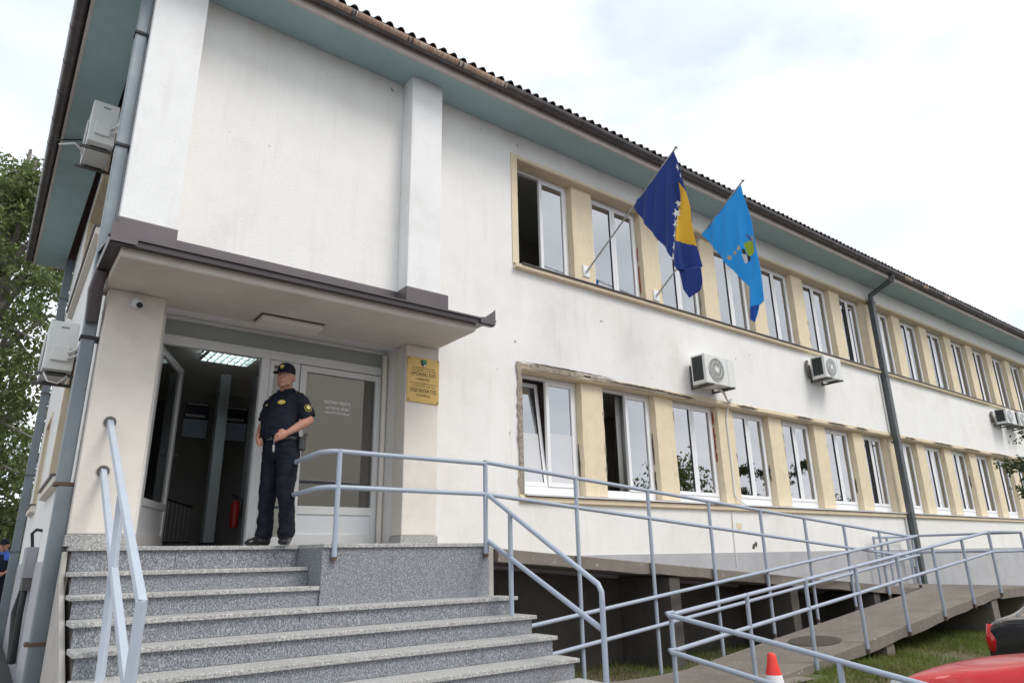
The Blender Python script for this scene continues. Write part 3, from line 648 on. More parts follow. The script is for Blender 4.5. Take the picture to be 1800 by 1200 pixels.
# right hand leaf (closed): side strip + glazed door with panel
MB().box(2.30, 2.345, YD-.025, YD+.035, 1.505, 3.48).box(2.565, 2.635, YD-.025, YD+.035, 1.505, 3.48).box(2.345, 2.565, YD-.024, YD+.034, 3.43, 3.48).box(2.345, 2.565, YD-.024, YD+.034, 1.505, 1.60).obj('side_light', 'alu_frame', DG, .003)
box('glass_pane', 'door_glass', DG, 2.346, 2.564, YD, YD+.006, 1.602, 3.428)
MB().box(2.645, 2.715, YD-.035, YD+.03, 1.515, 3.475).box(3.575, 3.645, YD-.035, YD+.03, 1.515, 3.475).box(2.715, 3.575, YD-.034, YD+.029, 3.405, 3.475).box(2.715, 3.575, YD-.034, YD+.029, 1.835, 1.92).box(2.715, 3.575, YD-.034, YD+.029, 1.515, 1.63).obj('door_leaf', 'alu_frame', DG, .004)
box('door_panel', 'alu_panel', DG, 2.716, 3.574, YD-.02, YD+.01, 1.631, 1.834)
box('glass_pane', 'door_glass', DG, 2.716, 3.574, YD, YD+.006, 1.921, 3.404)
# open leaf swung inwards at the left
lf = MB().box(0, .07, 0, .055, 0, 1.96).box(.93, 1.0, 0, .055, 0, 1.96).box(.07, .93, .001, .054, 1.89, 1.96).box(.07, .93, .001, .054, 0, .12).box(.07, .93, .001, .054, .38, .45).obj('door_leaf', 'alu_frame', DG, .004)
LM = Matrix.Translation((DX0+.06, YD+.02, 1.515)) @ Matrix.Rotation(rad(66), 4, 'Z'); lf.matrix_local = LM
g = MB().box(.071, .929, .024, .03, .451, 1.889).obj('glass_pane', 'door_glass', DG); g.matrix_local = LM
g = MB().box(.071, .929, .016, .036, .121, .379).obj('door_panel', 'alu_panel', DG); g.matrix_local = LM
hd = MB().loft([(.965, -.01, .98), (.965, -.055, .98), (.86, -.06, .975)], .011, 8).loft([(.965, .06, .98), (.965, .105, .98), (.86, .11, .975)], .011, 8).obj('door_handle', 'steel', DG, smooth=True); hd.matrix_local = LM
# opening hours lettering on the glass
for s_, z_, sz in (('RADNO VRIJEME', 3.075, .052), ('od 7.30 do 16 sati', 3.012, .047), ('Pauza od 11.30 do 12 sati', 2.962, .034)):
    text('lettering', s_, sz, 'letter_white', DG, front(3.115, YD-.003, z_), extrude=.0006, xscale=.84, offset=.0014)
# recess: right reveal pipe
tube('reveal_pipe', 'beige_render', B, [(3.655, .21, 1.50), (3.655, .21, 3.72)], .03, 10)
box('transom_film', 'transom_film', DG, DX0+.052, DX1-.052, YD-.004, YD+.006, 3.588, 3.753)  # opaque transom pane, the soffit's reflection painted into its colour
# lobby behind
MB().box(.93, 4.35, .36, 4.32, 3.95, 3.99).obj('lobby_ceiling', 'room_ceiling', B)
MB().box(.925, .96, .36, 4.32, 1.49, 3.949).box(4.35, 4.455, .345, 4.5, 1.49, 3.99).obj('lobby_wall', 'room_wall', B)
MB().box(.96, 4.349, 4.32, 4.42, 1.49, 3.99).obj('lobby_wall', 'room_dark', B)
box('lobby_floor', 'room_floor', B, .96, 4.349, .345, 4.319, 1.40, 1.495)
box('lobby_column', 'column_grey', B, 2.47, 2.61, 3.0, 3.16, 1.50, 3.948, .01)
box('lobby_column_base', 'poster_navy', B, 2.46, 2.62, 2.99, 3.17, 1.497, 1.62)

# the side wall is a touch out of square: lean it with everything on it
SK = 0.0165
for o in [c for c in B.children]+[g_ for c in B.children for g_ in c.children]:
    if o.type != 'MESH' or o.data.users > 1: continue
    ys_ = [v.co.y for v in o.data.vertices]; xs_ = [v.co.x for v in o.data.vertices]
    if min(ys_) > .33 and min(xs_) > .40 and max(xs_) < 0.925:
        for v in o.data.vertices: v.co.x += SK*v.co.y
        o.data.update()
# ------------------------------------------------------------------ objects of the lobby
lt = thing('ceiling_light', 'lit square louvred light on the dim ceiling inside the open door', 'light', (2.27, 1.9, 3.949))
MB().box(-.30, .30, -.24, .24, -.012, -.001).obj('tray', 'ac_white', lt)
for yy in (-.15, 0, .15): MB().loft([(-.27, yy, -.03), (.27, yy, -.03)], .016, 8).obj('lamp_tube', 'tube_light', lt)
lm = MB()
for k in range(8): lm.box(-.30+k*.0845, -.288+k*.0845, -.24, .24, -.085, -.035)
for k in range(4): lm.box(-.30, .296, -.24+k*.157, -.226+k*.157, -.0855, -.0345)
lm.obj('louvre', 'louvre', lt)
for k, (x0, x1, lab) in enumerate(((2.30, 2.66, 'blue and navy notice board left of the grey lobby column'), (2.80, 3.26, 'blue and navy notice board right of the grey lobby column'))):
    nb = thing('notice_board', lab, 'notice board', (0.5*(x0+x1), 4.31, 3.2), group='lobby notice boards'); hw = .5*(x1-x0)
    MB().box(-hw, hw, -.02, 0, 0, .56).obj('backing', 'poster_navy', nb)
    MB().box(-hw, hw-.005, -.024, -.0205, .012, .30).obj('sheet', 'poster_blue', nb)
    MB().box(-hw+.02, hw-.05, -.024, -.0205, .335, .375).obj('title_strip', 'poster_white', nb)
    MB().box(-hw+.02, hw-.02, -.024, -.0205, .53, .548).obj('title_strip', 'poster_white', nb)
fe = thing('fire_extinguisher', 'red fire extinguisher hanging on the wall inside the doorway', 'extinguisher', (2.83, 2.95, 1.80))
MB().lathe([(.0, 0), (.055, .005), (.06, .04), (.06, .30), (.045, .36), (.02, .385), (0, .386)], seg=16).obj('cylinder', 'red_paint', fe, smooth='auto')
MB().loft([(0, 0, .38), (0, 0, .43)], .018, 8).loft([(0, 0, .43), (-.07, -.02, .45)], .009, 6).obj('valve', 'rubber', fe)
MB().loft([(0, -.02, .42), (.07, -.05, .38), (.075, -.05, .15)], .009, 6).obj('hose', 'rubber', fe, smooth=True)
box('lobby_pier', 'column_grey', B, 2.93, 3.05, 2.9, 3.1, 1.50, 3.948)
ir = thing('stair_railing', 'dim indoor railing of thin upright bars behind the open door', 'railing', (2.02, 3.7, 1.50))
for k in range(8): MB().loft([(k*.055, 0, .14), (k*.055, 0, .75-k*.016)], .007, 6).obj('bar', 'steel', ir)
MB().loft([(-.05, 0, .76), (.43, 0, .62)], .016, 8).obj('handrail', 'rubber', ir)
MB().loft([(-.05, 0, .14), (.43, 0, .14)], .012, 8).obj('bottom_rail', 'rubber', ir)
st = thing('door_notice', 'white and pink paper notice behind the glass beside the guard', 'notice', (2.455, YD+.012, 3.20))
MB().box(-.09, .09, 0, .002, .09, .22).obj('paper', 'poster_white', st); MB().box(-.09, .09, 0, .002, -.02, .088).obj('lower_paper', 'poster_pink', st)
MB().prism([(-.05, .17), (-.02, .185), (.045, .18), (.02, .165), (.03, .14), (-.03, .145)], -.0012, -.0002, 'y').obj('print', 'shield_dark', st)
# canopy lamp
cl = thing('canopy_lamp', 'rectangular lamp with stained edges fixed under the canopy', 'light', (2.30, -.24, CZ-.001))
MB().box(-.335, .335, -.145, .145, -.007, 0).obj('base', 'crack_dark', cl); MB().box(-.325, .325, -.135, .135, -.065, -.0075).obj('diffuser', 'lamp_diffuser', cl, .02)

# ------------------------------------------------------------------ stairs
T = thing('entrance_stairs', 'grey granite stairs with pale worn treads leading up to the open door', 'stairs', (0, 0, 0))
ZPL = 1.50; XS0, XS1, XS2 = 0.66, 2.52, 4.45
NY = [-0.385, -0.68, -0.97, -1.265, -1.56, -1.86, -2.15, -2.44, -2.74, -3.03, -3.32]
NZ = [1.50]+[1.305-.1635*k for k in range(10)]
th = 0.035
# landing slabs
box('landing_slab', 'granite_tread', T, XS0-.02, XS1-.002, NY[0], YD-.031, ZPL-th, ZPL, .004)
box('landing_slab', 'granite_tread', T, XS1, 4.36, -0.995, YD-.031, ZPL-th, ZPL, .004)
for k in range(1, len(NY)):
    xr = XS1 if k <= 2 else XS2
    xo = -.004 if k <= 2 else .045
    back = NY[k-1]+.03 if k != 3 else -0.96
    if k == 3:
        box('tread', 'granite_tread', T, XS0-.02, XS1, NY[k], NY[2]+.03, NZ[k]-th, NZ[k], .006)
        box('tread', 'granite_tread', T, XS1+.001, xr+xo, NY[k], -.945, NZ[k]-th, NZ[k], .006)
    else:
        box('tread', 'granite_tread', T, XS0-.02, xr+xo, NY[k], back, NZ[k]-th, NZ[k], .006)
for k in range(len(NY)-1):
    xr = XS1-.002 if k < 3 else XS2
    if k == 2: xr = XS1-.001
    jx = XS0+(xr-XS0)*(0.42+.17*((k*7) % 3))
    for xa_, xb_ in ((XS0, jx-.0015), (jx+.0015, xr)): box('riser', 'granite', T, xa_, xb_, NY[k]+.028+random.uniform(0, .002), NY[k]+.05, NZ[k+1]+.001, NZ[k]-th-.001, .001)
for a, b in ((XS1, 3.22), (3.222, 4.345)):
    box('cladding_panel', 'granite', T, a, b, -.972, -.95, NZ[3]+.001, ZPL-th-.001)
box('cladding_panel', 'granite', T, XS1, XS1+.02, -.948, NY[0]+.03, NZ[3]+.001, ZPL-th-.001)
MB().prism([(-.36, NZ[1]-.04), (-.65, NZ[2]-.04), (-.66, NZ[3]-.04), (-.94, NZ[3]-.05), (-3.0, NZ[10]-.06), (-3.0, -1), (.25, -1), (.25, 1.46), (-.33, 1.46)], XS0+.01, XS1-.01, 'x').obj('core', 'concrete', T)
MB().prism([(-.945, NZ[3]-.04), (-3.0, NZ[10]-.06), (-3.0, -1), (-.02, -1), (-.02, 1.46), (-.945, 1.46)], XS1+.03, XS2-.03, 'x').obj('core', 'concrete_pale', T)
MB().prism([(-.26, 1.46), (-.33, 1.46), (-.40, 1.25), (-.70, 1.08), (-3.2, -.36), (-3.2, -.8), (-.26, -.8)], .60, XS0-.022, 'x').obj('side_wall', 'concrete_pale', T, .01)

# ------------------------------------------------------------------ ramp
RA = thing('access_ramp', 'concrete wheelchair ramp doubling back along the front wall', 'ramp', (0, 0, 0))
def zup(x): return 1.452-.0806*(x-4.4)
def zlo(x): return 0.70-.0995*(14.2-x)
def slab(name, xa, xb, y0, y1, zf, t, material='concrete', n=8):
    mb = MB(); xs = np.linspace(xa, xb, n)
    for x in xs:
        z = zf(x); j = random.uniform(-.012, .012)
        mb.v += [(x, y0+j*.4, z-t+j), (x, y0+j*.3, z), (x, y1, z), (x, y1, z-t)]
    for i in range(n-1):
        for k in range(4): mb.f.append((i*4+k, i*4+(k+1) % 4, (i+1)*4+(k+1) % 4, (i+1)*4+k))
    mb.f += [(3,2,1,0), tuple((n-1)*4+k for k in range(4))]
    return mb.obj(name, material, RA, .008)
slab('upper_slab', 4.47, 14.2, -.965, -.015, zup, .135, n=24)
slab('lower_slab', 5.6, 14.2, -2.2, -1.035, zlo, .145, n=24)
slab('landing_slab', 14.205, 15.9, -2.2, -.015, lambda x: .675, .145, n=4)
for x, w_ in ((10.02, .22), (13.85, .26)):
    box('pier', 'concrete', RA, x, x+w_, -2.17, -1.10, -.7, zlo(x)-.14, .01)
for x in (7.2, 9.9, 12.4): box('pier', 'concrete', RA, x, x+.2, -.93, -.03, -.7, zup(x+.2)-.14, .01).data.materials[0] = MATS['foundation_dark']  # concrete piers, darkened with the painted shade under the ramp
box('pier', 'concrete', RA, 15.5, 15.8, -2.16, -.1, -.7, .525, .01)
mh = tag(MB().lathe([(0.0, 0), (.33, 0), (.335, .006), (.30, .012), (0, .013)], seg=28).obj('round_cover', 'crack_dark'), 'dark round cover lying on the lower ramp slab', 'cover')
mh.location = (9.25, -1.6, zlo(9.25)+.002); mh.rotation_euler = (0, -math.atan(.0995), 0)

# ------------------------------------------------------------------ railings
R_ = 0.0245
def post(parent, x, y, z0, z1, material='rail_paint', r=R_):
    return tube('post', material, parent, [(x, y, z0), (x, y, z1)], r, 10)
def foot(parent, x, y, z, h=.05):
    return tube('rusty_foot', 'rust', parent, [(x, y, z), (x, y, z+h)], R_+.0015, 10)
def rail(parent, pts, material='rail_paint', r=R_-.001): return tube('rail', material, parent, pts, r, 10)
G = thing('ramp_railing', 'long blue grey tube railing from the landing down the upper ramp', 'railing', (4.286, -1.0, 0))
G.location = (0, 0, 0)
PXs = [4.286, 5.59, 6.835, 8.06, 9.265, 10.44, 11.62, 12.81, 14.05]
def ztop(x): return 2.338-.0774*(x-4.286)
def zmid(x): return 2.0-.0804*(x-4.286)
post(G, 2.62, -1.0, 1.36, 2.352); post(G, 4.286, -1.0, 1.37, ztop(4.286)+.02)
for x in PXs[1:]: post(G, x, -1.0, max(hgt(x, -1.0)-.05, zlo(x)-.12) if x > 6.5 else hgt(x, -1)-.05, ztop(x)+.02)
rail(G, [(4.286, -1.0, ztop(4.286)), (14.05, -1.0, ztop(14.05))]); rail(G, [(4.286, -1.0, zmid(4.286)), (14.05, -1.0, zmid(14.05))])
rail(G, [(4.286, -1.0, 2.322), (2.62, -1.0, 2.33), (2.55, -.98, 2.33), (2.47, -.88, 2.325), (2.44, -.55, 2.30), (2.44, .02, 2.28)])
rail(G, [(4.286, -1.0, 2.0), (2.62, -1.0, 2.0), (2.55, -.98, 2.0), (2.47, -.88, 1.995), (2.44, -.55, 1.98), (2.44, .02, 1.97)])
rail(G, [(4.62, -1.04, .639), (14.16, -1.04, 1.595)]); rail(G, [(4.62, -1.04, .315), (14.13, -1.04, 1.257)])
H = thing('ramp_railing', 'blue grey tube railing along the outer edge of the lower ramp', 'railing')
FX = [5.68, 6.97, 8.19, 9.43, 10.65, 11.88, 13.03, 14.23]
def zf_(x): return .776+.0995*(x-5.68)
for x in FX: post(H, x, -2.215, min(zlo(x)-.13, 99) if x > 7.5 else -.25, zf_(x)+.02)
rail(H, [(5.68, -2.215, zf_(5.68)), (14.23, -2.215, zf_(14.23)), (15.8, -2.215, 1.63)]); rail(H, [(5.68, -2.215, .447), (14.23, -2.215, 1.295), (15.8, -2.215, 1.30)])
post(H, 15.8, -2.215, .53, 1.65); post(H, 15.8, -.14, .53, 1.65)
rail(H, [(15.8, -2.215, 1.63), (15.8, -.14, 1.63)]); rail(H, [(15.8, -2.215, 1.30), (15.8, -.14, 1.30)])
rail(H, [(14.35, -.14, 1.60), (15.8, -.14, 1.62)]); rail(H, [(14.35, -.14, 1.27), (15.8, -.14, 1.29)]); post(H, 14.9, -.14, .66, 1.60); post(H, 14.35, -.14, .63, 1.60)
foot(G, 2.62, -1.0, 1.35, .035); foot(G, 4.286, -1.0, 1.36, .035)
for x in FX[2:]: foot(H, x, -2.215, zlo(x)-.14, .06)
for x in PXs[4:]: foot(G, x, -1.0, zlo(x)-.0, .05)
Pq = thing('path_railing', 'blue grey tube railing coming forward from the ramp corner beside the cone', 'railing')
rail(Pq, [(5.68, -2.26, .80), (5.62, -2.215, .79), (5.60, -2.26, .775), (5.63, -2.33, .765), (5.66, -3.56, .575), (5.66, -4.9, .36)])
rail(Pq, [(5.68, -2.26, .462), (5.62, -2.215, .455), (5.60, -2.26, .44), (5.63, -2.33, .43), (5.66, -3.26, .283), (5.66, -4.9, .03)])
for y in (-3.92, -4.9): post(Pq, 5.66, y, -.55, .767-.150*(-2.2-y))
Rr = thing('stair_railing', 'blue grey tube handrail on the right side of the granite stairs', 'railing')
rail(Rr, [(4.315, -1.0, 1.995), (4.315, -2.62, 1.12), (4.315, -2.655, 1.06), (4.315, -2.655, .95)]); rail(Rr, [(4.315, -1.0, 1.522), (4.315, -2.64, .765)])
post(Rr, 4.315, -1.39, NZ[4]+.002, 1.77); post(Rr, 4.315, -2.655, NZ[8]+.002, 1.0)
Rl = thing('stair_railing', 'pale blue square tube handrail fixed to the left entrance column', 'railing')
def sq(name, pts, r=.027):
    mb = MB(); mb.loft(pts, r*1.2, 4, up=(0.70, 0.2, 0.70)); return mb.obj(name, 'rail_paint_pale', Rl, .006)
sq('rail', [(.792, -.262, 2.545), (.792, -1.655, 1.75), (.792, -2.735, 1.15)]); sq('rail', [(.80, -.262, 2.12), (.80, -1.6, 1.31), (.80, -2.735, .64)])
sq('post', [(.792, -1.50, 1.82), (.80, -1.72, NZ[6]+.002)], .026); sq('post', [(.792, -2.72, 1.165), (.795, -2.66, NZ[8]+.002)], .03)
MB().loft([(.792, -.262, 2.545), (.792, -.275, 2.545)], .05, 10).loft([(.80, -.262, 2.12), (.80, -.275, 2.12)], .05, 10).obj('wall_flange', 'bracket_steel', Rl)

# ------------------------------------------------------------------ plaque, camera
pq = thing('wall_plaque', 'brass court plaque with green shield and dark engraved lettering on the right column', 'sign', (3.915, -.262, 3.083))
MB().box(-.215, .215, -.012, 0, 0, .54).obj('plate', 'brass', pq, .003)
for sx in (-.195, .195):
    for z in (.02, .52): MB().loft([(sx, -.012, z), (sx, -.018, z)], .008, 8).obj('screw', 'engrave', pq)
def pt(s_, z_, sz, xs=.8, sp=1.0): text('engraving', s_, sz, 'engrave', pq, front(0, -.0125, z_), xscale=xs, spacing=sp, extrude=.0008, offset=.0007 if sz > .035 else .0)
pt('Bosna i Hercegovina  Federacija Bosne i Hercegovine', .410, .017, .82); pt('TUZLANSKI KANTON', .375, .030, .85, 1.35)
pt('OPĆINSKI SUD', .318, .060, .80, 1.08); pt('LUKAVAC', .268, .040, .9, 1.15)
pt('Босна и Херцеговина  Федерација Босне и Херцеговине', .222, .017, .78); pt('ТУЗЛАНСКИ КАНТОН', .186, .030, .80, 1.35)
pt('ОПШТИНСКИ СУД', .122, .060, .62, 1.04); pt('ЛУКАВАЦ', .072, .040, .85, 1.2)
MB().prism([(-.04, .25), (.04, .25)], -.0135, -.0125, 'y') if False else MB().box(-.035, .035, -.0135, -.0122, .248, .2495).obj('engraving', 'engrave', pq)
shd = [(-.04, .515), (.04, .515), (.04, .475), (.03, .45), (0, .425), (-.03, .45), (-.04, .475)]
MB().prism(shd, -.016, -.0122, 'y').obj('shield', 'shield_dark', pq)
MB().prism([(-.012, .511), (.036, .511), (.036, .476), (.012, .485), (-.018, .478)], -.0175, -.0162, 'y').obj('shield_field', 'shield_green', pq)
MB().prism([(-.008, .446), (.012, .464), (.033, .468), (.026, .451), (0, .43)], -.0175, -.0162, 'y').obj('shield_field', 'shield_white', pq)
sc = thing('security_camera', 'white dome security camera on the left entrance column under the canopy', 'camera', (.855, -.262, 3.665))
MB().loft([(0, 0, 0), (0, -.03, 0)], .058, 20).obj('mount', 'ac_white', sc, .006)
bd = MB().ball((0, -.055, -.012), (.047, .052, .047), 18, 12).obj('dome', 'ac_white', sc, smooth=True)
MB().loft([(.010, -.085, -.035), (.014, -.112, -.05)], .026, 14).obj('lens', 'ac_dark', sc)

# ------------------------------------------------------------------ air conditioners
def ac_unit(label, loc, rz=0.0, wd=.80, hg=.50, dp=.29, gap=.10):
    A = thing('air_conditioner', label, 'air conditioner', loc, rz, group='outdoor air conditioning units')
    y1 = -gap; y0 = y1-dp                       # front face at y0, local frame: wall at y=0, unit faces -Y
    cs = MB().box(0, wd, y0, y1, 0, hg).obj('casing', 'ac_white', A, .012)
    MB().box(-.004, -.001, y0+.05, y1-.03, .06, hg-.03).obj('side_coil', 'ac_dark', A)
    c = (wd*.36, hg*.5); r = hg*.40
    MB().loft([(c[0], y0-.004, c[1]), (c[0], y0-.001, c[1])], r, 28).obj('fan_opening', 'ac_fan', A)
    gr = MB()
    for k in range(-5, 6):
        xx = c[0]+k*r/5.5; hh = math.sqrt(max(0, r*r-(xx-c[0])**2))
        gr.box(xx-.004, xx+.004, y0-.016, y0-.008, c[1]-hh, c[1]+hh)
    for rr in (r, r*.66, r*.33):
        gr.loft([(c[0]+rr*math.cos(t), y0-.012, c[1]+rr*math.sin(t)) for t in np.linspace(0, 2*math.pi, 29)], .005, 5)
    gr.obj('fan_grille', 'ac_white', A)
    MB().loft([(c[0], y0-.018, c[1]), (c[0], y0-.006, c[1])], r*.24, 16).obj('fan_hub', 'ac_white', A)
    MB().box(wd*.745, wd*.75, y0-.002, y0-.0005, .02, hg-.02).obj('panel_joint', 'ac_fan', A)
    for xx in (.08, wd-.16):
        MB().box(xx, xx+.035, y0-.06, -.02, -.045, -.012).box(xx, xx+.035, -.02, -.002, -.045, hg*.75).obj('bracket', 'bracket_steel', A, .003)
        MB().box(xx-.005, xx+.04, y0+.05, y1-.05, -.011, -.001).obj('foot', 'rubber', A)
    return A
a1 = ac_unit('large weathered air conditioner with round grille on the front wall nearest the flags', (9.16, 0, 4.03))
a1.children[0]['label'] = 'dented off white casing'
MB().loft([(.50, -.25, -.02), (.70, -.2, -.06), (.95, -.06, -.10), (1.08, -.035, -.16)], .022, 8).obj('pipe', 'cable_white', a1, smooth=True)
a2 = ac_unit('small white air conditioner on the front wall left of the dark downpipe', (13.05, 0, 4.68), wd=.66, hg=.45)
MB().loft([(-.05, -.06, .02), (-.08, -.05, .25), (-.02, -.04, .40)], .03, 8).obj('pipe', 'bracket_steel', a2, smooth=True)
a3 = ac_unit('left one of two air conditioners hung side by side at the far right', (22.75, 0, 4.72), wd=.70, hg=.42)
MB().loft([(-.08, -.05, .05), (-.1, -.05, .28), (0, -.04, .36)], .035, 8).obj('pipe', 'bracket_steel', a3, smooth=True)
a4 = ac_unit('right one of two air conditioners hung side by side at the far right', (23.75, 0, 4.74), wd=.70, hg=.42)
# on the side wall (x = XW, facing -X): local -Y -> world -X, local x -> world -y... unit end faces the camera
def side_ac(label, y, z):
    A = ac_unit(label, (XW+SK*(y+.4), y+.8, z), rad(-90), wd=.80, hg=.58, dp=.29, gap=.06)
    MB().box(.802, .84, -.30, -.12, .10, .28).obj('valve_cover', 'ac_white', A, .012)
    MB().box(.8005, .806, -.24, -.16, .50, .515).obj('handle_slot', 'ac_fan', A)
    MB().box(.8005, .803, -.15, -.09, .42, .52).obj('label_plate', 'cable_white', A)
    MB().loft([(.83, -.13, .2), (.90, -.06, .24), (.92, -.03, .34), (.92, -.02, .42)], .018, 8).loft([(.83, -.13, .14), (.89, -.06, .16), (.90, -.03, .2)], .012, 8).obj('pipe', 'cable_white', A, smooth=True)
    return A
s1 = side_ac('upper air conditioner on the left side wall close under the teal eaves', 1.92, 6.42)
MB().loft([(.5, -.36, -.03), (.6, -.46, 0), (.55, -.62, -.05)], .014, 6).obj('drain_hose', 'cable_white', s1, smooth=True)
s2 = side_ac('lower air conditioner on the left side wall in front of the tree', 2.07, 3.50)
MB().loft([(.75, -.33, -.04), (.78, -.28, -.14), (.8, -.18, -.16), (.78, -.1, -.06)], .010, 6).obj('drain_hose', 'cable_white', s2, smooth=True)
tube('eaves_cable', 'cable_black', B, [(EX-.1, 4.2, ZT-.01), (.3, 3.9, ZT-.05), (XW-.02, 3.6, ZT-.02)], .012, 6)
# meter box
eb = thing('meter_box', 'grey electrical box with thick black cables on the left side wall', 'box', (XW-.003+SK*3.35, 3.35, 1.22))
MB().box(-.12, 0, 0, .45, 0, .36).obj('case', 'box_grey', eb, .01)
MB().box(-.10, -.01, .02, .43, -.14, -.001).obj('cable_entry', 'bracket_steel', eb)
tube('cable', 'cable_black', eb, [(-.06, .10, -.1), (-.07, .05, -.4), (-.05, .12, -.95)], .035, 8); tube('cable', 'cable_black', eb, [(-.06, .32, -.1), (-.10, .42, -.4), (-.06, .24, -.95)], .04, 8)
tube('cable', 'cable_black', eb, [(-.06, .12, .36), (-.09, .10, .52), (-.06, -.04, .56), (0, -.06, .55)], .018, 8)

# ------------------------------------------------------------------ flags
def flag_pole(label, x, base, tip):
    P = thing('flagpole', label, 'flagpole', (x, base[0], base[1]), group='flagpoles on the upper piers')
    d = Vector((0, tip[0]-base[0], tip[1]-base[1]))
    tube('pole', 'alloy', P, [(0, 0, 0), tuple(d*1.015)], .0135, 10)
    MB().ball(tuple(d*1.025), .025, 10, 8).obj('finial', 'alloy', P, smooth=True)
    MB().box(-.07, .07, -.001, .012, -.09, .10).obj('bracket_plate', 'pvc_white', P, .003)
    MB().loft([(0, .0, 0), tuple(d.normalized()*.12)], .022, 10).obj('socket', 'pvc_white', P)
    return P
flag_pole('flagpole on the upper pier carrying the blue and yellow flag', 7.03, (.085, 5.63), (-1.805, 6.825))
flag_pole('flagpole on the upper pier carrying the light blue flag', 8.66, (.085, 5.585), (-1.777, 6.865))
def resample(poly, n):
    P_ = [Vector(p) for p in poly]; d = [0]
    for a, b in zip(P_, P_[1:]): d.append(d[-1]+(b-a).length)
    out = []
    for k in range(n):
        t = d[-1]*k/(n-1); i = 0
        while i < len(d)-2 and d[i+1] < t: i += 1
        q = (t-d[i])/max(1e-9, d[i+1]-d[i]); out.append(P_[i].lerp(P_[i+1], q))
    return out
def inpoly(p, poly):
    c = False; n = len(poly); j = n-1
    for i in range(n):
        if (poly[i][1] > p[1]) != (poly[j][1] > p[1]) and p[0] < (poly[j][0]-poly[i][0])*(p[1]-poly[i][1])/(poly[j][1]-poly[i][1])+poly[i][0]: c = not c
        j = i
    return c
def star(c, r, a0=0.0, sx=1.0):
    return [(c[0]+sx*(r if k % 2 == 0 else r*.40)*math.sin(a0+k*math.pi/5), c[1]+(r if k % 2 == 0 else r*.40)*math.cos(a0+k*math.pi/5)) for k in range(10)]
def flag(label, x, left, right, base_col, prints, fold, nu=70, nv=150):
    Lc = resample(left, nv); Rc = resample(right, nv)
    V = []; flat = []; F = []
    for j in range(nv):
        for i in range(nu):
            s = i/(nu-1); p = Lc[j].lerp(Rc[j], s); t = j/(nv-1)
            flat.append((p.x, p.y)); V.append((x+fold(s, t, p), p.x, p.y))
    for j in range(nv-1):
        for i in range(nu-1): F.append((j*nu+i, j*nu+i+1, (j+1)*nu+i+1, (j+1)*nu+i))
    me = bpy.data.meshes.new('flag'); me.from_pydata(V, [], F); me.update()
    ca = me.color_attributes.new('print', 'FLOAT_COLOR', 'CORNER'); cols = np.empty((len(F)*4, 4), np.float32); cols[:] = (*base_col, 1)
    for fi, f in enumerate(F):
        c = (sum(flat[v][0] for v in f)/4, sum(flat[v][1] for v in f)/4)
        for poly, colr in prints:
            if inpoly(c, poly): cols[fi*4:fi*4+4] = (*colr, 1)
    ca.data.foreach_set('color', cols.ravel())
    me.polygons.foreach_set('use_smooth', [True]*len(F))
    M = bpy.data.materials.new('flag_cloth'); M.use_nodes = True; n = M.node_tree.nodes; b = n['Principled BSDF']
    at = n.new('ShaderNodeAttribute'); at.attribute_name = 'print'; M.node_tree.links.new(at.outputs['Color'], b.inputs['Base Color'])
    b.inputs['Roughness'].default_value = .65; b.inputs['Sheen Weight'].default_value = .15; b.inputs['Specular IOR Level'].default_value = .3
    tl = n.new('ShaderNodeBsdfTranslucent'); M.node_tree.links.new(at.outputs['Color'], tl.inputs['Color'])
    ms = n.new('ShaderNodeMixShader'); ms.inputs[0].default_value = .25; o_ = n['Material Output']
    M.node_tree.links.new(b.outputs[0], ms.inputs[1]); M.node_tree.links.new(tl.outputs[0], ms.inputs[2]); M.node_tree.links.new(ms.outputs[0], o_.inputs['Surface'])
    me.materials.append(M)
    o = bpy.data.objects.new('flag', me); COL.objects.link(o)
    md = o.modifiers.new('thickness', 'SOLIDIFY'); md.thickness = .003
    return tag(o, label, 'flag', group='flags on the facade')
NAVY = (.017, .050, .26); YEL = (.80, .50, .035); WHT = (.85, .85, .85)
Y1 = [(-1.777, 6.356), (-1.875, 6.198), (-1.925, 5.909), (-1.965, 5.297), (-1.85, 5.36), (-1.718, 5.437), (-1.722, 5.7), (-1.73, 5.898), (-1.76, 6.15)]
stars = [star(c, .085, .25, .62) for c in [(-1.714, 5.881), (-1.696, 5.72), (-1.677, 5.56), (-1.65, 5.392), (-1.613, 5.242)]]+[star((-1.735, 6.04), .07, .25, .35), star((-1.818, 6.56), .075, .2, .35), star((-1.842, 6.42), .06, .2, .3)]
left1 = [(-1.802, 6.823), (-.968, 6.312), (-1.335, 5.674), (-1.574, 5.256), (-1.70, 5.02), (-1.706, 4.90), (-1.709, 4.736), (-1.785, 4.60)]
right1 = [(-1.808, 6.82), (-1.843, 6.637), (-1.88, 6.244), (-1.94, 5.83), (-1.956, 5.308), (-1.981, 4.779), (-1.931, 4.685), (-1.80, 4.597)]
def fold1(s, t, p):
    k = min(1, max(0, (6.75-p.y)/0.6))
    crease = 1/(1+math.exp(-(-p.x-1.735+.04*(p.y-5.9))/.008)) if p.y > 5.0 else .5
    return k*(.045*math.sin(9*(p.x+1.0)+2.2*p.y)*min(1, max(0, (6.4-p.y)))+.02*math.sin(31*p.x+5*p.y)) + .09*k*crease
flag('navy blue and yellow flag with a row of white stars hanging folded from its pole', 7.03, left1, right1, NAVY, [(Y1, YEL)]+[(s_, WHT) for s_ in stars], fold1, 110, 210)
SKY = (.030, .42, .90)
left2 = [(-1.775, 6.836), (-.964, 6.314), (-1.168, 5.984), (-1.408, 5.572), (-1.655, 5.174), (-1.632, 4.782), (-1.641, 4.656), (-1.715, 4.583)]
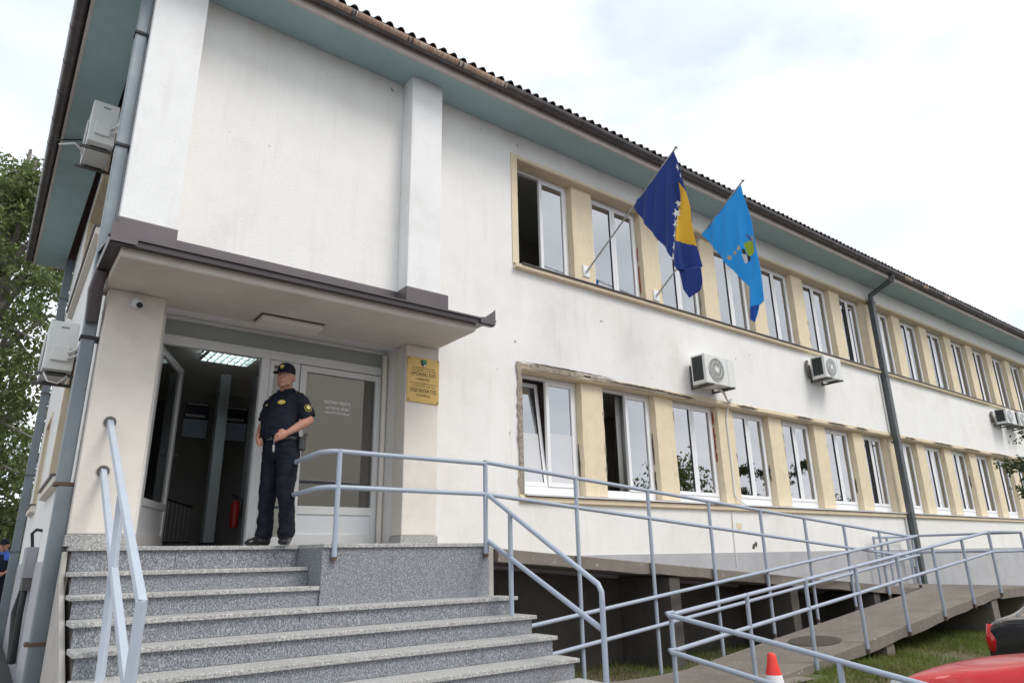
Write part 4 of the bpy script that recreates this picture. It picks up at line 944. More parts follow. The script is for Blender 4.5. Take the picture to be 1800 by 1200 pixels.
right2 = [(-1.782, 6.83), (-1.794, 6.621), (-1.824, 6.337), (-1.865, 5.663), (-1.904, 4.871), (-1.80, 4.842), (-1.76, 4.70), (-1.725, 4.583)]
GOLD = (.72, .52, .16); LIME = (.42, .55, .05)
prints2 = [(star((-1.428, 5.723), .055, .3, .7), GOLD), (star((-1.514, 5.784), .05, .3, .7), GOLD), (star((-1.598, 5.823), .06, .3, .7), (.78, .62, .36)),
           (star((-1.79, 5.93), .08, .2, .6), GOLD), ([(-1.70, 6.02), (-1.73, 6.03), (-1.80, 5.90), (-1.76, 5.88)], (.12, .2, .5)),
           ([(-1.668, 5.875), (-1.72, 5.92), (-1.80, 5.90), (-1.83, 5.78), (-1.825, 5.70), (-1.74, 5.665), (-1.69, 5.69)], LIME),
           ([(-1.64, 5.80), (-1.675, 5.78), (-1.675, 5.70), (-1.64, 5.71)], (.06, .05, .02)), ([(-1.63, 5.72), (-1.68, 5.70), (-1.68, 5.585), (-1.645, 5.555)], (.75, .72, .78)),
           ([(-1.68, 5.70), (-1.72, 5.66), (-1.715, 5.60), (-1.68, 5.585)], (.02, .04, .05)), ([(-1.64, 4.83), (-1.79, 4.85), (-1.72, 4.56), (-1.60, 4.64)], (.01, .09, .42))]
def fold2(s, t, p):
    k = min(1, max(0, (6.78-p.y)/0.6))
    return k*(.05*math.sin(8*(p.x+1.2)+1.9*p.y+1)*min(1, max(0, (6.3-p.y)))+.022*math.sin(27*p.x+4*p.y)) + .06*k/(1+math.exp(-(-p.x-1.70+.05*(p.y-5.6))/.02))
flag('light blue flag with gold stars and a green emblem hanging folded from its pole', 8.66, left2, right2, SKY, prints2, fold2, 110, 210)

# ------------------------------------------------------------------ people
from mathutils import noise as mnoise
def wrinkle(me, amp, sc, stretch=(1, 1, 1)):
    co = [v.co.copy() for v in me.vertices]; no = [v.normal.copy() for v in me.vertices]
    for v, c, n in zip(me.vertices, co, no):
        q = Vector((c.x*sc*stretch[0], c.y*sc*stretch[1], c.z*sc*stretch[2]))
        v.co = c + n*(amp*(mnoise.noise(q)+.6*mnoise.noise(q*2.3+Vector((3, 1, 7)))))
    me.update()
def cut_below(me, z):
    for v in me.vertices:
        if v.co.z < z: v.co.z = z
def hand(mb, W, P, up, curl, s=1.0):
    W, P, up, curl = Vector(W), Vector(P), Vector(up).normalized(), Vector(curl).normalized()
    d = (P-W).normalized(); th = up.cross(d).normalized()
    mb.loft([W-d*.02, W, W.lerp(P, .45), P], [(.030, .026), (.030, .024), (.042, .022), (.040, .018)], 12, up=up)
    for k, (o, ln) in enumerate(((.031, .036), (.011, .041), (-.010, .038), (-.029, .030))):
        b = P+up*o-d*.012
        mb.loft([b, b+d*ln*.75+curl*.006, b+d*ln*.85+curl*(.012+ln*.55), b+d*ln*.25+curl*(.014+ln*1.05)], [.0105, .0100, .0095, .008], 8)
    b = W+d*.03+up*.036
    mb.loft([b, b+up*.022+d*.022+curl*.008, b+up*.024+d*.055+curl*.018], [.013, .0115, .009], 8)
def head_shape(mb):
    mb.loft([(0, -.034, 1.545), (0, -.034, 1.562), (0, -.024, 1.59), (0, -.012, 1.62), (0, -.005, 1.655), (0, 0, 1.69), (0, .003, 1.73), (0, .003, 1.76), (0, .003, 1.778)],
            [(.022, .024), (.042, .047), (.062, .070), (.069, .084), (.073, .093), (.077, .098), (.074, .096), (.058, .078), (.03, .04)], 20, up=(1, 0, 0))
    mb.loft([(0, -.092, 1.685), (0, -.104, 1.66), (0, -.119, 1.634), (0, -.098, 1.621)], [(.009, .008), (.010, .010), (.0165, .013), (.012, .010)], 10, up=(1, 0, 0))
    mb.loft([(-.05, -.070, 1.688), (-.022, -.090, 1.692), (.022, -.090, 1.692), (.05, -.070, 1.688)], .012, 8)
    mb.loft([(-.024, -.086, 1.597), (0, -.097, 1.599), (.024, -.086, 1.597)], [.007, .010, .007], 8)
    mb.loft([(-.02, -.080, 1.583), (0, -.092, 1.582), (.02, -.080, 1.583)], [.007, .010, .007], 8)
    mb.ball((0, -.072, 1.562), (.026, .022, .020), 12, 8)
    for sx in (-1, 1):
        mb.ball((sx*.042, -.052, 1.625), (.028, .030, .030), 12, 8); mb.ball((sx*.046, -.035, 1.585), (.026, .034, .028), 12, 8)
        mb.ball((sx*.082, .016, 1.648), (.014, .024, .037), 12, 8)
    mb.loft([(0, .045, 1.42), (0, .035, 1.50), (0, .012, 1.585)], [(.068, .066), (.064, .064), (.060, .064)], 16, up=(1, 0, 0))
def officer(name, label, loc, rz, scale):
    Pn = thing(name, label, 'person', loc, rz); Pn.scale = (scale,)*3
    EL, ER = (.275, .075, 1.20), (-.285, .06, 1.20)
    WL, WR = (.165, -.105, 1.055), (-.18, -.12, 1.045)
    HL, HR = (.112, -.172, 1.012), (-.125, -.182, .985)
    HT = Matrix.Translation((0, .01, 0)) @ Matrix.Rotation(rad(15), 4, 'Z') @ Matrix.Translation((0, -.01, 0))
    mb = MB(); head_shape(mb); mb.v = [tuple(HT @ Vector(q)) for q in mb.v]
    mb.loft([(0, .02, .86), (0, .0, 1.0), (0, 0, 1.2), (0, .01, 1.38), (0, .03, 1.46)], [(.12, .08), (.14, .10), (.14, .10), (.15, .09), (.09, .07)], 16, up=(1, 0, 0))
    for sx, E_, W_, H_ in ((1, EL, WL, HL), (-1, ER, WR, HR)):
        mb.loft([(sx*.15, .03, 1.42), (sx*.195, .035, 1.41), ((sx*.195+E_[0])/2, (.035+E_[1])/2, 1.30), E_], [.05, .055, .052, .044], 12)
        e, w_ = Vector(E_), Vector(W_)
        mb.ball(E_, .043, 12, 8)
        mb.loft([E_, tuple(e.lerp(w_, .25)), tuple(e.lerp(w_, .6)), W_], [.043, .049, .040, .029], 12)
        hand(mb, W_, H_, (0, -.15, 1) if sx > 0 else (0, -.1, 1), (-sx*.75, .55, -.25))
        mb.loft([(sx*.09, .02, .90), (sx*.11, .01, .50), (sx*.125, .035, .12), (sx*.13, .03, .05)], [.07, .05, .038, .035], 12)
    me = fuse(mb, .0065, 4, .5, 'body'); bd_ = link('body', me, 'skin', Pn)
    for sx in (-1, 1):
        MB().ball((sx*.031, -.079, 1.667), (.0135, .009, .0065), 10, 8).obj('eye', 'eye_white', Pn, smooth=True)
        MB().ball((sx*.031-.003, -.0855, 1.667), (.0065, .004, .0062), 8, 6).obj('iris', 'eye_dark', Pn, smooth=True)
        MB().loft([(sx*.014, -.097, 1.692), (sx*.034, -.093, 1.699), (sx*.052, -.078, 1.691)], [.004, .007, .004], 6).obj('eyebrow', 'hair_grey', Pn, smooth=True)
    MB().loft([(-.024, -.093, 1.5905), (0, -.1035, 1.5915), (.024, -.093, 1.5905)], [.003, .006, .003], 6).obj('mouth', 'lip', Pn, smooth=True)
    # short hair showing under the cap
    hb = MB().loft([(0, .022, 1.628), (0, .018, 1.66), (0, .008, 1.70), (0, .004, 1.735)], [(.060, .070), (.075, .086), (.081, .098), (.079, .098)], 20, up=(1, 0, 0))
    hb.v = [(x_, max(y_, -.012), z_) for x_, y_, z_ in hb.v]; hb.obj('hair', 'hair_grey', Pn, smooth=True)
    # shirt
    mb = MB()
    mb.loft([(0, .005, .985), (0, -.005, 1.03), (0, -.022, 1.09), (0, -.030, 1.15), (0, -.020, 1.22), (0, -.008, 1.30), (0, .006, 1.38), (0, .016, 1.43), (0, .026, 1.47), (0, .034, 1.50)],
            [(.165, .125), (.186, .148), (.196, .166), (.196, .168), (.192, .156), (.196, .142), (.200, .126), (.178, .108), (.118, .088), (.080, .074)], 24, up=(1, 0, 0))
    for sx, E_ in ((1, EL), (-1, ER)):
        s0 = Vector((sx*.15, .028, 1.405)); e = Vector(E_)
        s1 = Vector((sx*.195, .035, 1.395))
        mb.loft([tuple(s0), tuple(s1), tuple(s1.lerp(e, .45)), tuple(s1.lerp(e, .80)), tuple(s1.lerp(e, .86))], [.072, .078, .074, .078, .072], 16)
        mb.loft([(sx*.06, .03, 1.478), (sx*.13, .03, 1.452), (sx*.20, .036, 1.41)], [.042, .050, .062], 14)
    me = fuse(mb, .008, 5, .5, 'shirt'); wrinkle(me, .011, 8.5, (1, 1, 1.7)); link('shirt', me, 'navy_cloth', Pn)
    cb = MB(); ring = [(.078*math.cos(t), .030-.070*math.sin(t)+.0, 1.512-.022*math.sin(t)) for t in np.linspace(rad(-190)+math.pi/2-rad(130), rad(-190)+math.pi/2+rad(150), 20)]
    ring = [(.086*math.cos(t), .026+.080*math.sin(t), 1.512+.022*math.sin(t)) for t in np.linspace(rad(-68), rad(248), 24)]
    cb.loft(ring, [(.030, .007)]*24, 8, up=(0, 0, 1)); cb.obj('collar', 'navy_cloth', Pn, smooth=True)
    # trousers
    mb = MB()
    mb.loft([(0, .02, .80), (0, .02, .88), (0, .01, .96), (0, .0, 1.02)], [(.15, .115), (.188, .148), (.188, .150), (.176, .138)], 22, up=(1, 0, 0))
    for sx in (-1, 1):
        mb.loft([(sx*.092, .02, .90), (sx*.098, .015, .74), (sx*.110, .005, .52), (sx*.126, .025, .32), (sx*.132, .035, .17), (sx*.133, .025, .115), (sx*.132, .030, .065)],
                [(.106, .120), (.097, .110), (.081, .094), (.070, .086), (.070, .084), (.080, .092), (.070, .082)], 18, up=(1, 0, 0))
    me = fuse(mb, .008, 4, .5, 'trousers'); wrinkle(me, .010, 7, (1, 1, 1.5)); link('trousers', me, 'navy_trouser', Pn)
    # belt with pouches
    bl = MB(); n = 40
    ring = [(.186*math.cos(t), .0+.150*math.sin(t), 1.012) for t in np.linspace(0, 2*math.pi, n+1)]
    bl.loft(ring, [(.022, .006)]*(n+1), 8, up=(0, 0, 1)); bl.obj('belt', 'leather_black', Pn, smooth='auto')
    MB().box(-.03, .03, -.164, -.154, .992, 1.034).obj('buckle', 'bracket_steel', Pn, .004)
    MB().box(.165, .225, .03, .115, .90, 1.04).obj('holster', 'leather_black', Pn, .015); MB().loft([(.20, .10, 1.03), (.205, .135, 1.075)], .016, 8).obj('grip', 'leather_black', Pn)
    MB().box(.10, .165, .115, .165, .955, 1.045).obj('pouch', 'leather_black', Pn, .012)
    # shoes
    for sx, a in ((1, rad(30)), (-1, rad(-4))):
        mb = MB(); dx, dy = math.sin(a), -math.cos(a); c0 = Vector((sx*.128, .055, 0))
        pt_ = lambda d_, z_: (c0.x+dx*d_, c0.y+dy*d_, z_)
        mb.loft([pt_(-.035, .05), pt_(.0, .055), pt_(.07, .055), pt_(.14, .042), pt_(.20, .032), pt_(.235, .025)], [(.045, .034), (.058, .040), (.055, .044), (.044, .049), (.034, .046), (.020, .030)], 16, up=(0, 0, 1))
        mb.loft([pt_(.01, .05), pt_(.01, .12)], [(.052, .044), (.05, .042)], 14)
        me = fuse(mb, .006, 3, .5, 'shoe'); cut_below(me, .004); link('shoe', me, 'leather_black', Pn)
    # cap
    cp = MB().loft([(0, -.002, 1.690), (0, -.002, 1.715), (0, .0, 1.755), (0, .004, 1.785), (0, .006, 1.803), (0, .006, 1.811)], [(.086, .107), (.088, .109), (.084, .104), (.066, .084), (.036, .048), (.010, .012)], 26, up=(1, 0, 0)).obj('cap', 'navy_cloth', Pn, smooth=True)
    br = MB(); n = 15
    for lv, dz in ((0, 0), (1, .005)):
        for i in range(n):
            t = -1+2*i/(n-1); ang = t*1.15
            xi, yi = .083*math.sin(ang), -.004-.103*math.cos(ang)
            xo = .086*t; yo = -.110-.072*math.sqrt(max(0, 1-t*t))
            zz = 1.700-.012*t*t
            br.v += [(xi, yi+.012, zz+dz), (xo, min(yo, yi), zz-.016*(1-t*t)-.006+dz)]
    m2 = 2*n
    for i in range(n-1):
        br.f += [(2*i, 2*i+1, 2*i+3, 2*i+2), (m2+2*i, m2+2*i+2, m2+2*i+3, m2+2*i+1), (2*i+1, m2+2*i+1, m2+2*i+3, 2*i+3), (2*i, 2*i+2, m2+2*i+2, m2+2*i)]
    br.f += [(0, m2, m2+1, 1), (2*n-2, 2*n-1, m2+2*n-1, m2+2*n-2)]
    br.obj('cap_peak', 'navy_cloth', Pn, smooth='auto')
    def disc(nm, material, c, nrm, rx, rz_, n=18, t=.004):
        c = Vector(c); nrm = Vector(nrm).normalized(); u = nrm.cross(Vector((0, 0, 1))).normalized(); w2 = u.cross(nrm)
        mbx = MB(); mbx.v = [tuple(c+u*rx*math.cos(q)+w2*rz_*math.sin(q)) for q in np.linspace(0, 2*math.pi, n, endpoint=False)]+[tuple(c+nrm*t+u*rx*.92*math.cos(q)+w2*rz_*.92*math.sin(q)) for q in np.linspace(0, 2*math.pi, n, endpoint=False)]
        mbx.f = [tuple(range(n)), tuple(n+i for i in reversed(range(n)))]+[(i, n+i, n+(i+1) % n, (i+1) % n) for i in range(n)]
        return mbx.obj(nm, material, Pn)
    disc('cap_badge', 'gold_thread', (.0, -.106, 1.748), (0, -1, .25), .021, .024)
    disc('cap_badge_centre', 'gold_pale', (.0, -.1105, 1.749), (0, -1, .25), .010, .012)
    disc('sleeve_patch', 'gold_thread', (.297, .020, 1.315), (.85, -.50, .28), .040, .045, 7)
    disc('sleeve_patch_ring', 'navy_cloth', (.3005, .018, 1.3165), (.85, -.50, .28), .033, .037, 14)
    disc('sleeve_patch_star', 'gold_pale', (.3035, .0165, 1.318), (.85, -.50, .28), .024, .026, 5)
    disc('chest_badge', 'gold_thread', (.092, -.136, 1.365), (.35, -1, .12), .040, .024)
    disc('chest_badge_centre', 'gold_pale', (.0935, -.1405, 1.3655), (.35, -1, .12), .020, .012)
    disc('name_tag', 'gold_pale', (-.095, -.134, 1.352), (-.35, -1, .12), .028, .010, 4)
    for sx in (-1, 1):
        E2 = MB().box(-.055, .05, -.026, .026, -.004, .006).obj('epaulette', 'navy_cloth', Pn, .003)
        mm = Matrix.Translation((sx*.155, .03, 1.492)) @ Matrix.Rotation(rad(sx*24), 4, 'Y'); E2.matrix_local = mm
        for q in (.018, .034):
            bb = MB().box(sx*q-.005, sx*q+.005, -.0245, .0245, .0062, .0085).obj('rank_bar', 'gold_pale', Pn); bb.matrix_local = mm
    for c in list(Pn.children):
        if c.name.split('.')[0] in ('eye', 'iris', 'eyebrow', 'mouth', 'hair', 'cap', 'cap_peak', 'cap_badge', 'cap_badge_centre'): c.data.transform(HT)
    # placket, pockets
    def front_y(x_, z_):
        k = max(0, min(1, (z_-1.15)/.25)); rx_, ry_, oy = .196, .168-.042*k, -.030+.036*k
        return oy-ry_*math.sqrt(max(0.02, 1-(x_/rx_)**2))-.002
    zs2 = np.linspace(1.05, 1.44, 12); mbp = MB()
    for z_ in zs2: mbp.v += [(-.016, front_y(.016, z_)-.004, z_), (.016, front_y(.016, z_)-.004, z_), (.016, front_y(.016, z_)+.01, z_), (-.016, front_y(.016, z_)+.01, z_)]
    for i in range(11):
        for k in range(4): mbp.f.append((i*4+k, i*4+(k+1) % 4, (i+1)*4+(k+1) % 4, (i+1)*4+k))
    mbp.f += [(3, 2, 1, 0), (44, 45, 46, 47)]; mbp.obj('placket', 'navy_cloth', Pn)
    for sx in (-1, 1):
        mbp = MB()
        for z_, dy in ((1.235, .003), (1.315, .004), (1.318, .009), (1.345, .008)):
            for x_ in (.045, .075, .105, .130): mbp.v.append((sx*x_, front_y(x_, z_)-dy, z_))
        for j in range(3):
            for i in range(3): mbp.f.append((j*4+i, j*4+i+1, j*4+i+5, j*4+i+4))
        po = mbp.obj('pocket', 'navy_cloth', Pn); po.modifiers.new('t', 'SOLIDIFY').thickness = .006
    return Pn
OF = officer('person', 'person in navy uniform and peaked cap standing in front of the glass door', (2.325, -.19, 1.501), rad(-60), 1.012)
ky = thing('key_ring', 'small bunch of keys hanging from the hand of the uniformed person', 'keys', (0, 0, 0))
kx = OF.matrix_basis @ Vector((.095, -.20, .985))
ky.location = kx
MB().loft([(0, 0, 0), (.003, -.002, -.03), (0, 0, -.055)], .003, 6).obj('chain', 'steel', ky); MB().box(-.010, .010, -.002, .002, -.11, -.055).box(-.003, .012, -.004, -.0025, -.125, -.06).obj('key', 'steel', ky)
bpy.context.view_layer.update()
P2 = copy_tree(OF); P2.location = (.60, 12.3, .20); P2.rotation_euler = (0, 0, rad(-35)); P2.scale = (.97,)*3
P2['label'] = 'distant person in dark vest, blue shirt and cap at the left edge'
for c in list(P2.children):
    nm = c.name.split('.')[0]
    if nm in ('sleeve_patch', 'sleeve_patch_ring', 'sleeve_patch_star', 'chest_badge', 'chest_badge_centre', 'cap_badge', 'cap_badge_centre', 'epaulette', 'rank_bar', 'name_tag'): bpy.data.objects.remove(c); continue
    if nm in ('shirt', 'collar'): c.material_slots[0].link = 'OBJECT'; c.material_slots[0].material = MATS['blue_shirt']
mb = MB().loft([(0, -.005, 1.03), (0, -.022, 1.09), (0, -.030, 1.15), (0, -.008, 1.30), (0, .006, 1.37), (0, .02, 1.44)], [(.196, .158), (.206, .176), (.206, .178), (.205, .152), (.185, .138), (.13, .115)], 24, up=(1, 0, 0))
mb.obj('vest', 'navy_cloth', P2, smooth=True)

# ------------------------------------------------------------------ traffic cone
cn = thing('traffic_cone', 'red and white traffic cone beside the path railing', 'cone', (5.98, -3.10, hgt(5.98, -3.10)+.01))
MB().box(-.19, .19, -.19, .19, 0, .035).obj('base', 'cone_red', cn, .01)
MB().lathe([(.15, .035), (.128, .16)], seg=24).obj('lower_band', 'cone_red', cn, smooth='auto')
MB().lathe([(.128, .1605), (.070, .462)], seg=24).obj('white_band', 'cone_white', cn, smooth='auto')
MB().lathe([(.0695, .4625), (.045, .565), (.043, .575), (.042, .585), (.036, .625), (.026, .64), (.0, .643)], seg=24).obj('tip', 'cone_red', cn, smooth='auto')

# ------------------------------------------------------------------ cars
def car(label, paint, loc, rz, sc=1.0):
    C = thing('parked_car', label, 'car', loc, rz); C.scale = (sc,)*3
    st_ = [(-2.16,.77,.74,.90,.70),(-2.15,.795,.80,.93,.71),(-2.08,.82,.86,.96,.72),(-1.75,.84,.88,.99,.72),(-1.35,.85,.90,1.03,.70),(-.75,.86,.91,1.40,.56),(-.2,.86,.90,1.44,.57),(.35,.86,.89,1.39,.56),(1.0,.86,.87,.955,.70),(1.5,.84,.83,.90,.70),(1.88,.81,.76,.82,.66),(2.06,.74,.66,.71,.60),(2.12,.66,.52,.55,.5)]
    mb = MB(); K = 11
    for x_, w_, zb, zt, wr in st_:
        half = [(w_*.90, .20), (w_*.985, .32), (w_, .55*(zb/.9)+.05), (w_*.975, zb), (wr, zt)]
        ring = half + [(0, zt+.025)] + [(-a, b) for a, b in reversed(half)]
        mb.v += [(x_, a, b) for a, b in ring]
    n = len(st_)
    for i in range(n-1):
        for k in range(K): mb.f.append((i*K+k, i*K+(k+1) % K, (i+1)*K+(k+1) % K, (i+1)*K+k))
    mb.f += [tuple(range(K)), tuple((n-1)*K+k for k in range(K))]
    bo = mb.obj('body', paint, C, smooth=True); md = bo.modifiers.new('s', 'SUBSURF'); md.levels = 2; md.render_levels = 2
    def quad(nm, material, pts, t=.012):
        P_ = [Vector(p) for p in pts]; nn = (P_[1]-P_[0]).cross(P_[2]-P_[0]).normalized()*t; q = MB(); k = len(P_)
        q.v = [tuple(p) for p in P_]+[tuple(p+nn) for p in P_]; q.f = [tuple(range(k)), tuple(k+i for i in reversed(range(k)))]+[(i, k+i, k+(i+1) % k, (i+1) % k) for i in range(k)]
        return q.obj(nm, material, C, .004)
    quad('windscreen', 'car_glass', [(.96, -.64, .985), (.96, .64, .985), (.42, .52, 1.36), (.42, -.52, 1.36)])
    quad('rear_window', 'car_glass', [(-1.28, .62, 1.05), (-1.28, -.62, 1.05), (-.80, -.50, 1.365), (-.80, .50, 1.365)])
    for s in (-1, 1):
        p = [(.78, s*.800, .97), (.28, s*.615, 1.34), (-.70, s*.615, 1.345), (-1.12, s*.80, .99)]
        quad('side_window', 'car_glass', p if s > 0 else p[::-1])
        MB().ball((1.84, s*.655, .725), (.20, .10, .055), 16, 10).obj('headlight', 'lamp_clear', C, smooth=True)
        MB().loft([(-2.10, s*.742, .57), (-2.12, s*.745, .72), (-2.085, s*.735, .88)], [(.05, .062), (.056, .068), (.045, .058)], 12, up=(1, 0, 0)).obj('tail_light', 'tail_red', C, smooth=True)
        MB().ball((.80, s*.95, .98), (.07, .10, .06), 12, 8).obj('mirror', paint, C, smooth=True)
        for xw in (-1.32, 1.30):
            MB().loft([(xw, s*.66, .31), (xw, s*.855, .31)], .31, 28).obj('tyre', 'tyre', C, .03); MB().loft([(xw, s*.80, .31), (xw, s*.868, .31)], .20, 20).obj('rim', 'alloy', C, .01)
    MB().loft([(-2.19, -.70, .40), (-2.24, -.3, .40), (-2.24, .3, .40), (-2.19, .70, .40)], [(.13, .05)]*4, 10, up=(0, 0, 1)).obj('rear_bumper', 'bumper_grey', C, smooth=True)
    MB().loft([(2.02, -.70, .38), (2.13, -.3, .38), (2.13, .3, .38), (2.02, .70, .38)], [(.12, .05)]*4, 10, up=(0, 0, 1)).obj('front_bumper', paint, C, smooth=True)
    MB().box(-2.155, -2.14, -.26, .26, .62, .73).obj('number_plate', 'cone_white', C)
    return C
car('red car with only its bonnet showing at the lower right corner', 'car_red', (6.72, -6.18, -.425), rad(87), 1.03)
car('dark car with red tail light behind the red bonnet at the right edge', 'car_black', (11.72, -4.50, -.40), rad(-3), 1.03)

# ------------------------------------------------------------------ vegetation
def leaf_mesh(name, centers, size, n_per, spread, droop=0.0, aspect=2.2):
    c = np.repeat(np.asarray(centers), n_per, axis=0); n = len(c)
    c = c + np.random.normal(0, 1, (n, 3))*np.asarray(spread); c[:, 2] -= np.abs(np.random.normal(0, droop, n)) if droop else 0
    u = np.random.normal(0, 1, (n, 3)); u[:, 2] -= .5; u /= np.linalg.norm(u, axis=1)[:, None]
    v = np.cross(u, np.random.normal(0, 1, (n, 3))); v /= np.linalg.norm(v, axis=1)[:, None]
    s = size*np.random.uniform(.6, 1.3, n)[:, None]
    a = u*s*aspect*.5; b = v*s*.5
    V = np.concatenate([c-a, c+b, c+a, c-b], 1).reshape(-1, 3)
    me = bpy.data.meshes.new(name); me.vertices.add(4*n); me.vertices.foreach_set('co', V.ravel().astype(np.float32))
    me.loops.add(4*n); me.loops.foreach_set('vertex_index', np.arange(4*n, dtype=np.int32))
    me.polygons.add(n); me.polygons.foreach_set('loop_start', np.arange(0, 4*n, 4, dtype=np.int32)); me.polygons.foreach_set('loop_total', np.full(n, 4, np.int32))
    me.update(calc_edges=True); return me
def tree(name, label, loc, h, rx, n_limb, leaf, size, per, material='leaf_green', z0f=.25, droop=.0, spread=.22, seed=1, group=None):
    rnd = random.Random(seed)
    Tt = thing(name, label, 'tree', loc, group=group); mb = MB(); cen = []
    mb.loft([(0, 0, -.3), (rnd.uniform(-.1, .1), 0, h*.35), (rnd.uniform(-.2, .2), .1, h*.7), (0, 0, h*.95)], [h*.022, h*.017, h*.010, h*.003], 10)
    for i in range(n_limb):
        t = z0f+(1-z0f)*((i+.5)/n_limb); a = i*2.4+rnd.uniform(-.4, .4); z = h*t*.93
        prof = math.sin(math.pi*min(1, (t-z0f)/(1-z0f)*.80+.16))
        r = rx*prof*rnd.uniform(.75, 1.1)+.25
        p = [Vector((0, 0, z*.88)), Vector((math.cos(a)*r*.45, math.sin(a)*r*.45, z+.18*r)), Vector((math.cos(a)*r, math.sin(a)*r, z+.10*r-droop*.6))]
        mb.loft([tuple(q) for q in p], [h*.007, h*.004, h*.0015], 6)
        for k in range(leaf):
            q = rnd.uniform(.3, 1.08); b = p[0].lerp(p[1], q*2) if q < .5 else p[1].lerp(p[2], q*2-1)
            cen.append((b.x+rnd.gauss(0, spread*1.3), b.y+rnd.gauss(0, spread*1.3), b.z+rnd.gauss(0, spread)-(abs(rnd.gauss(0, droop)) if droop else 0)))
    mb.obj('trunk', 'bark', Tt, smooth='auto')
    link('crown', leaf_mesh('crown', cen, size, per, (spread*.55, spread*.55, spread*.75)), material, Tt)
    return Tt
tree('birch_tree', 'tall drooping green tree behind the far end of the side wall', (-.55, 15.6, .1), 13.8, 2.6, 54, 15, .078, 36, droop=.55, spread=.24, seed=3, z0f=.18)
tree('birch_tree', 'dark leafy tree at the left edge below the drooping tree', (-1.6, 19.0, .1), 8.0, 2.8, 34, 14, .10, 24, material='leaf_dark', droop=.3, spread=.28, seed=11, z0f=.12)
# small tree at the right edge: trunk outside the picture, one bough reaching in
sp = thing('small_tree', 'leafy bough of a small tree reaching in from the right edge', 'tree', (17.3, -3.15, -.2))
mb = MB().loft([(0, 0, -.2), (.05, 0, 1.4), (-.05, .05, 2.6), (0, 0, 3.9)], [.07, .06, .045, .015], 8); cen = []
for p in ([(-.02, 0, 2.2), (-1.1, .2, 2.75), (-2.1, .35, 2.95), (-2.95, .5, 3.0)], [(-.02, 0, 2.5), (-1.0, .2, 2.85), (-1.9, .3, 2.7), (-2.5, .4, 2.45)], [(-.02, 0, 3.0), (-.8, .1, 3.5), (-1.7, .2, 3.6), (-2.1, .25, 3.55)], [(0, 0, 3.2), (.8, .2, 3.8), (1.4, .3, 4.0)], [(0, 0, 2.6), (.7, -.5, 3.1), (1.3, -.8, 3.2)]):
    mb.loft(p, [.03, .018, .012, .006][:len(p)], 6)
    for i in range(70):
        t = random.random()**.8*(len(p)-1); k = min(int(t), len(p)-2); q = Vector(p[k]).lerp(Vector(p[k+1]), t-k); cen.append((q.x+random.gauss(0, .08), q.y+random.gauss(0, .10), q.z+random.gauss(0, .06)))
mb.obj('trunk', 'bark', sp, smooth='auto'); link('crown', leaf_mesh('crown', cen, .038, 13, (.055, .055, .03)), 'leaf_dark', sp)
# trees and a house across the street, mirrored in the glass
tree('street_tree', 'broad green tree across the street, mirrored in the lower windows', (36.0, -22.0, -.45), 8.2, 2.3, 24, 12, .14, 14, spread=.35, seed=21)
tree('street_tree', 'tall green tree across the street beside the beige house', (70.0, -30.0, -.45), 7.0, 3.4, 28, 12, .15, 14, spread=.38, seed=22)
tree('street_tree', 'low green tree across the street behind the camera', (-3.5, -22.0, -.45), 6.2, 2.8, 24, 12, .14, 14, spread=.35, seed=23)
hs = thing('street_house', 'plain beige house with red roof across the street', 'house', (12.5, -21.0, -.45))
MB().box(-6, 6, -8, 0, 0, 11.0).obj('wall', 'house_wall', hs); MB().prism([(-6.5, 11.0), (6.5, 11.0), (0, 13.2)], -8.4, .4, 'y').obj('roof', 'house_roof', hs)
for x_ in (-5.4, 3.9):
    for z_ in (1.0, 3.8, 6.6): MB().box(x_, x_+1.2, .001, .03, z_, z_+1.4).obj('window', 'car_glass', hs)
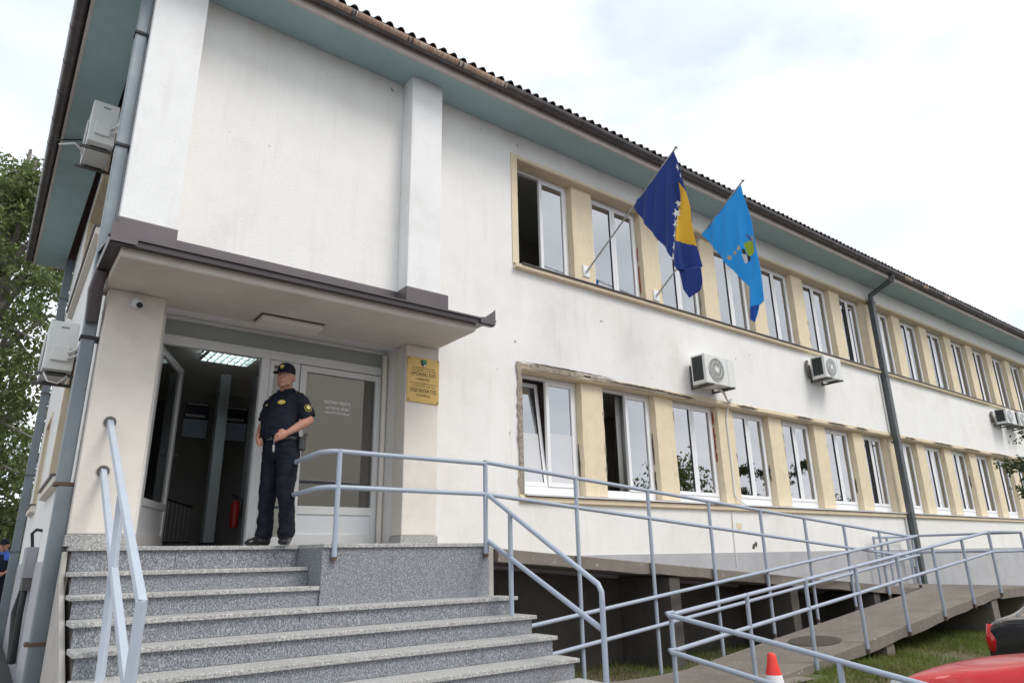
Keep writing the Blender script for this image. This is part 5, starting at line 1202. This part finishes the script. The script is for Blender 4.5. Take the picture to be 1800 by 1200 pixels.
# low building beyond the yard on the left
lb = thing('low_building', 'low pale building with white framed windows beyond the left yard', 'building', (-4.0, 21.0, .1))
MB().box(0, 8, 0, 4, 0, 2.95).obj('wall', 'beige_render', lb); MB().box(-.3, 8.3, -.3, 4.3, 2.951, 3.12).obj('roof', 'gutter_metal', lb)
for x_ in (.6, 2.4, 4.15, 6.0):
    wv = MB().box(x_, x_+1.3, -.03, -.001, 1.15, 2.7).obj('window', 'pvc_white', lb)
    MB().box(x_+.08, x_+.62, -.036, -.031, 1.25, 2.6).obj('glass_pane', 'car_glass', wv); MB().box(x_+.70, x_+1.22, -.036, -.031, 1.25, 2.6).obj('glass_pane', 'car_glass', wv)

# footpath and grass
sheet('footpath', list(np.arange(4.64, 7.9, .15)), list(np.arange(-2.42, -1.06, .15)), .030, 'concrete')
sheet('footpath', list(np.arange(4.64, 5.60, .15)), list(np.arange(-6.0, -2.41, .15)), .028, 'concrete')
n = 170000
gxv = np.random.uniform(4.68, 19.5, n); gyv = np.random.uniform(-3.95, -.06, n)
den = np.array([.5+.9*mnoise.noise(Vector((a*.9, b*.9, 3.3)))+.5*mnoise.noise(Vector((a*3.1, b*3.1, 8.1))) for a, b in zip(gxv, gyv)])
keep = (np.random.uniform(0, 1, n) < np.clip(den+.25, .05, 1)) & ~((gyv > -2.44) & (gyv < -1.04) & (gxv < 8.1)) & ~((gyv < -2.4) & (gxv < 5.62)) & ~((gyv > -1.0) & (np.random.uniform(0, 1, n) < .75))
gxv, gyv = gxv[keep], gyv[keep]; n = len(gxv)
gz = np.array([hgt(a, b) for a, b in zip(gxv, gyv)])+.008
base = np.stack([gxv, gyv, gz], 1); ang = np.random.uniform(0, 2*math.pi, n); hh = np.random.gamma(2.2, .016, n)+.012
wv_ = .005+.004*np.random.rand(n); du = np.stack([np.cos(ang)*wv_, np.sin(ang)*wv_, np.zeros(n)], 1)
tip = base+np.stack([np.random.normal(0, .45, n)*hh, np.random.normal(0, .45, n)*hh, hh], 1)
V = np.concatenate([base-du, base+du, tip], 1).reshape(-1, 3)
me = bpy.data.meshes.new('grass'); me.vertices.add(3*n); me.vertices.foreach_set('co', V.ravel().astype(np.float32))
me.loops.add(3*n); me.loops.foreach_set('vertex_index', np.arange(3*n, dtype=np.int32)); me.polygons.add(n)
me.polygons.foreach_set('loop_start', np.arange(0, 3*n, 3, dtype=np.int32)); me.polygons.foreach_set('loop_total', np.full(n, 3, np.int32)); me.update(calc_edges=True)
tag(link('grass', me, 'grass'), 'patchy green grass growing around the ramp', 'grass', kind='stuff')
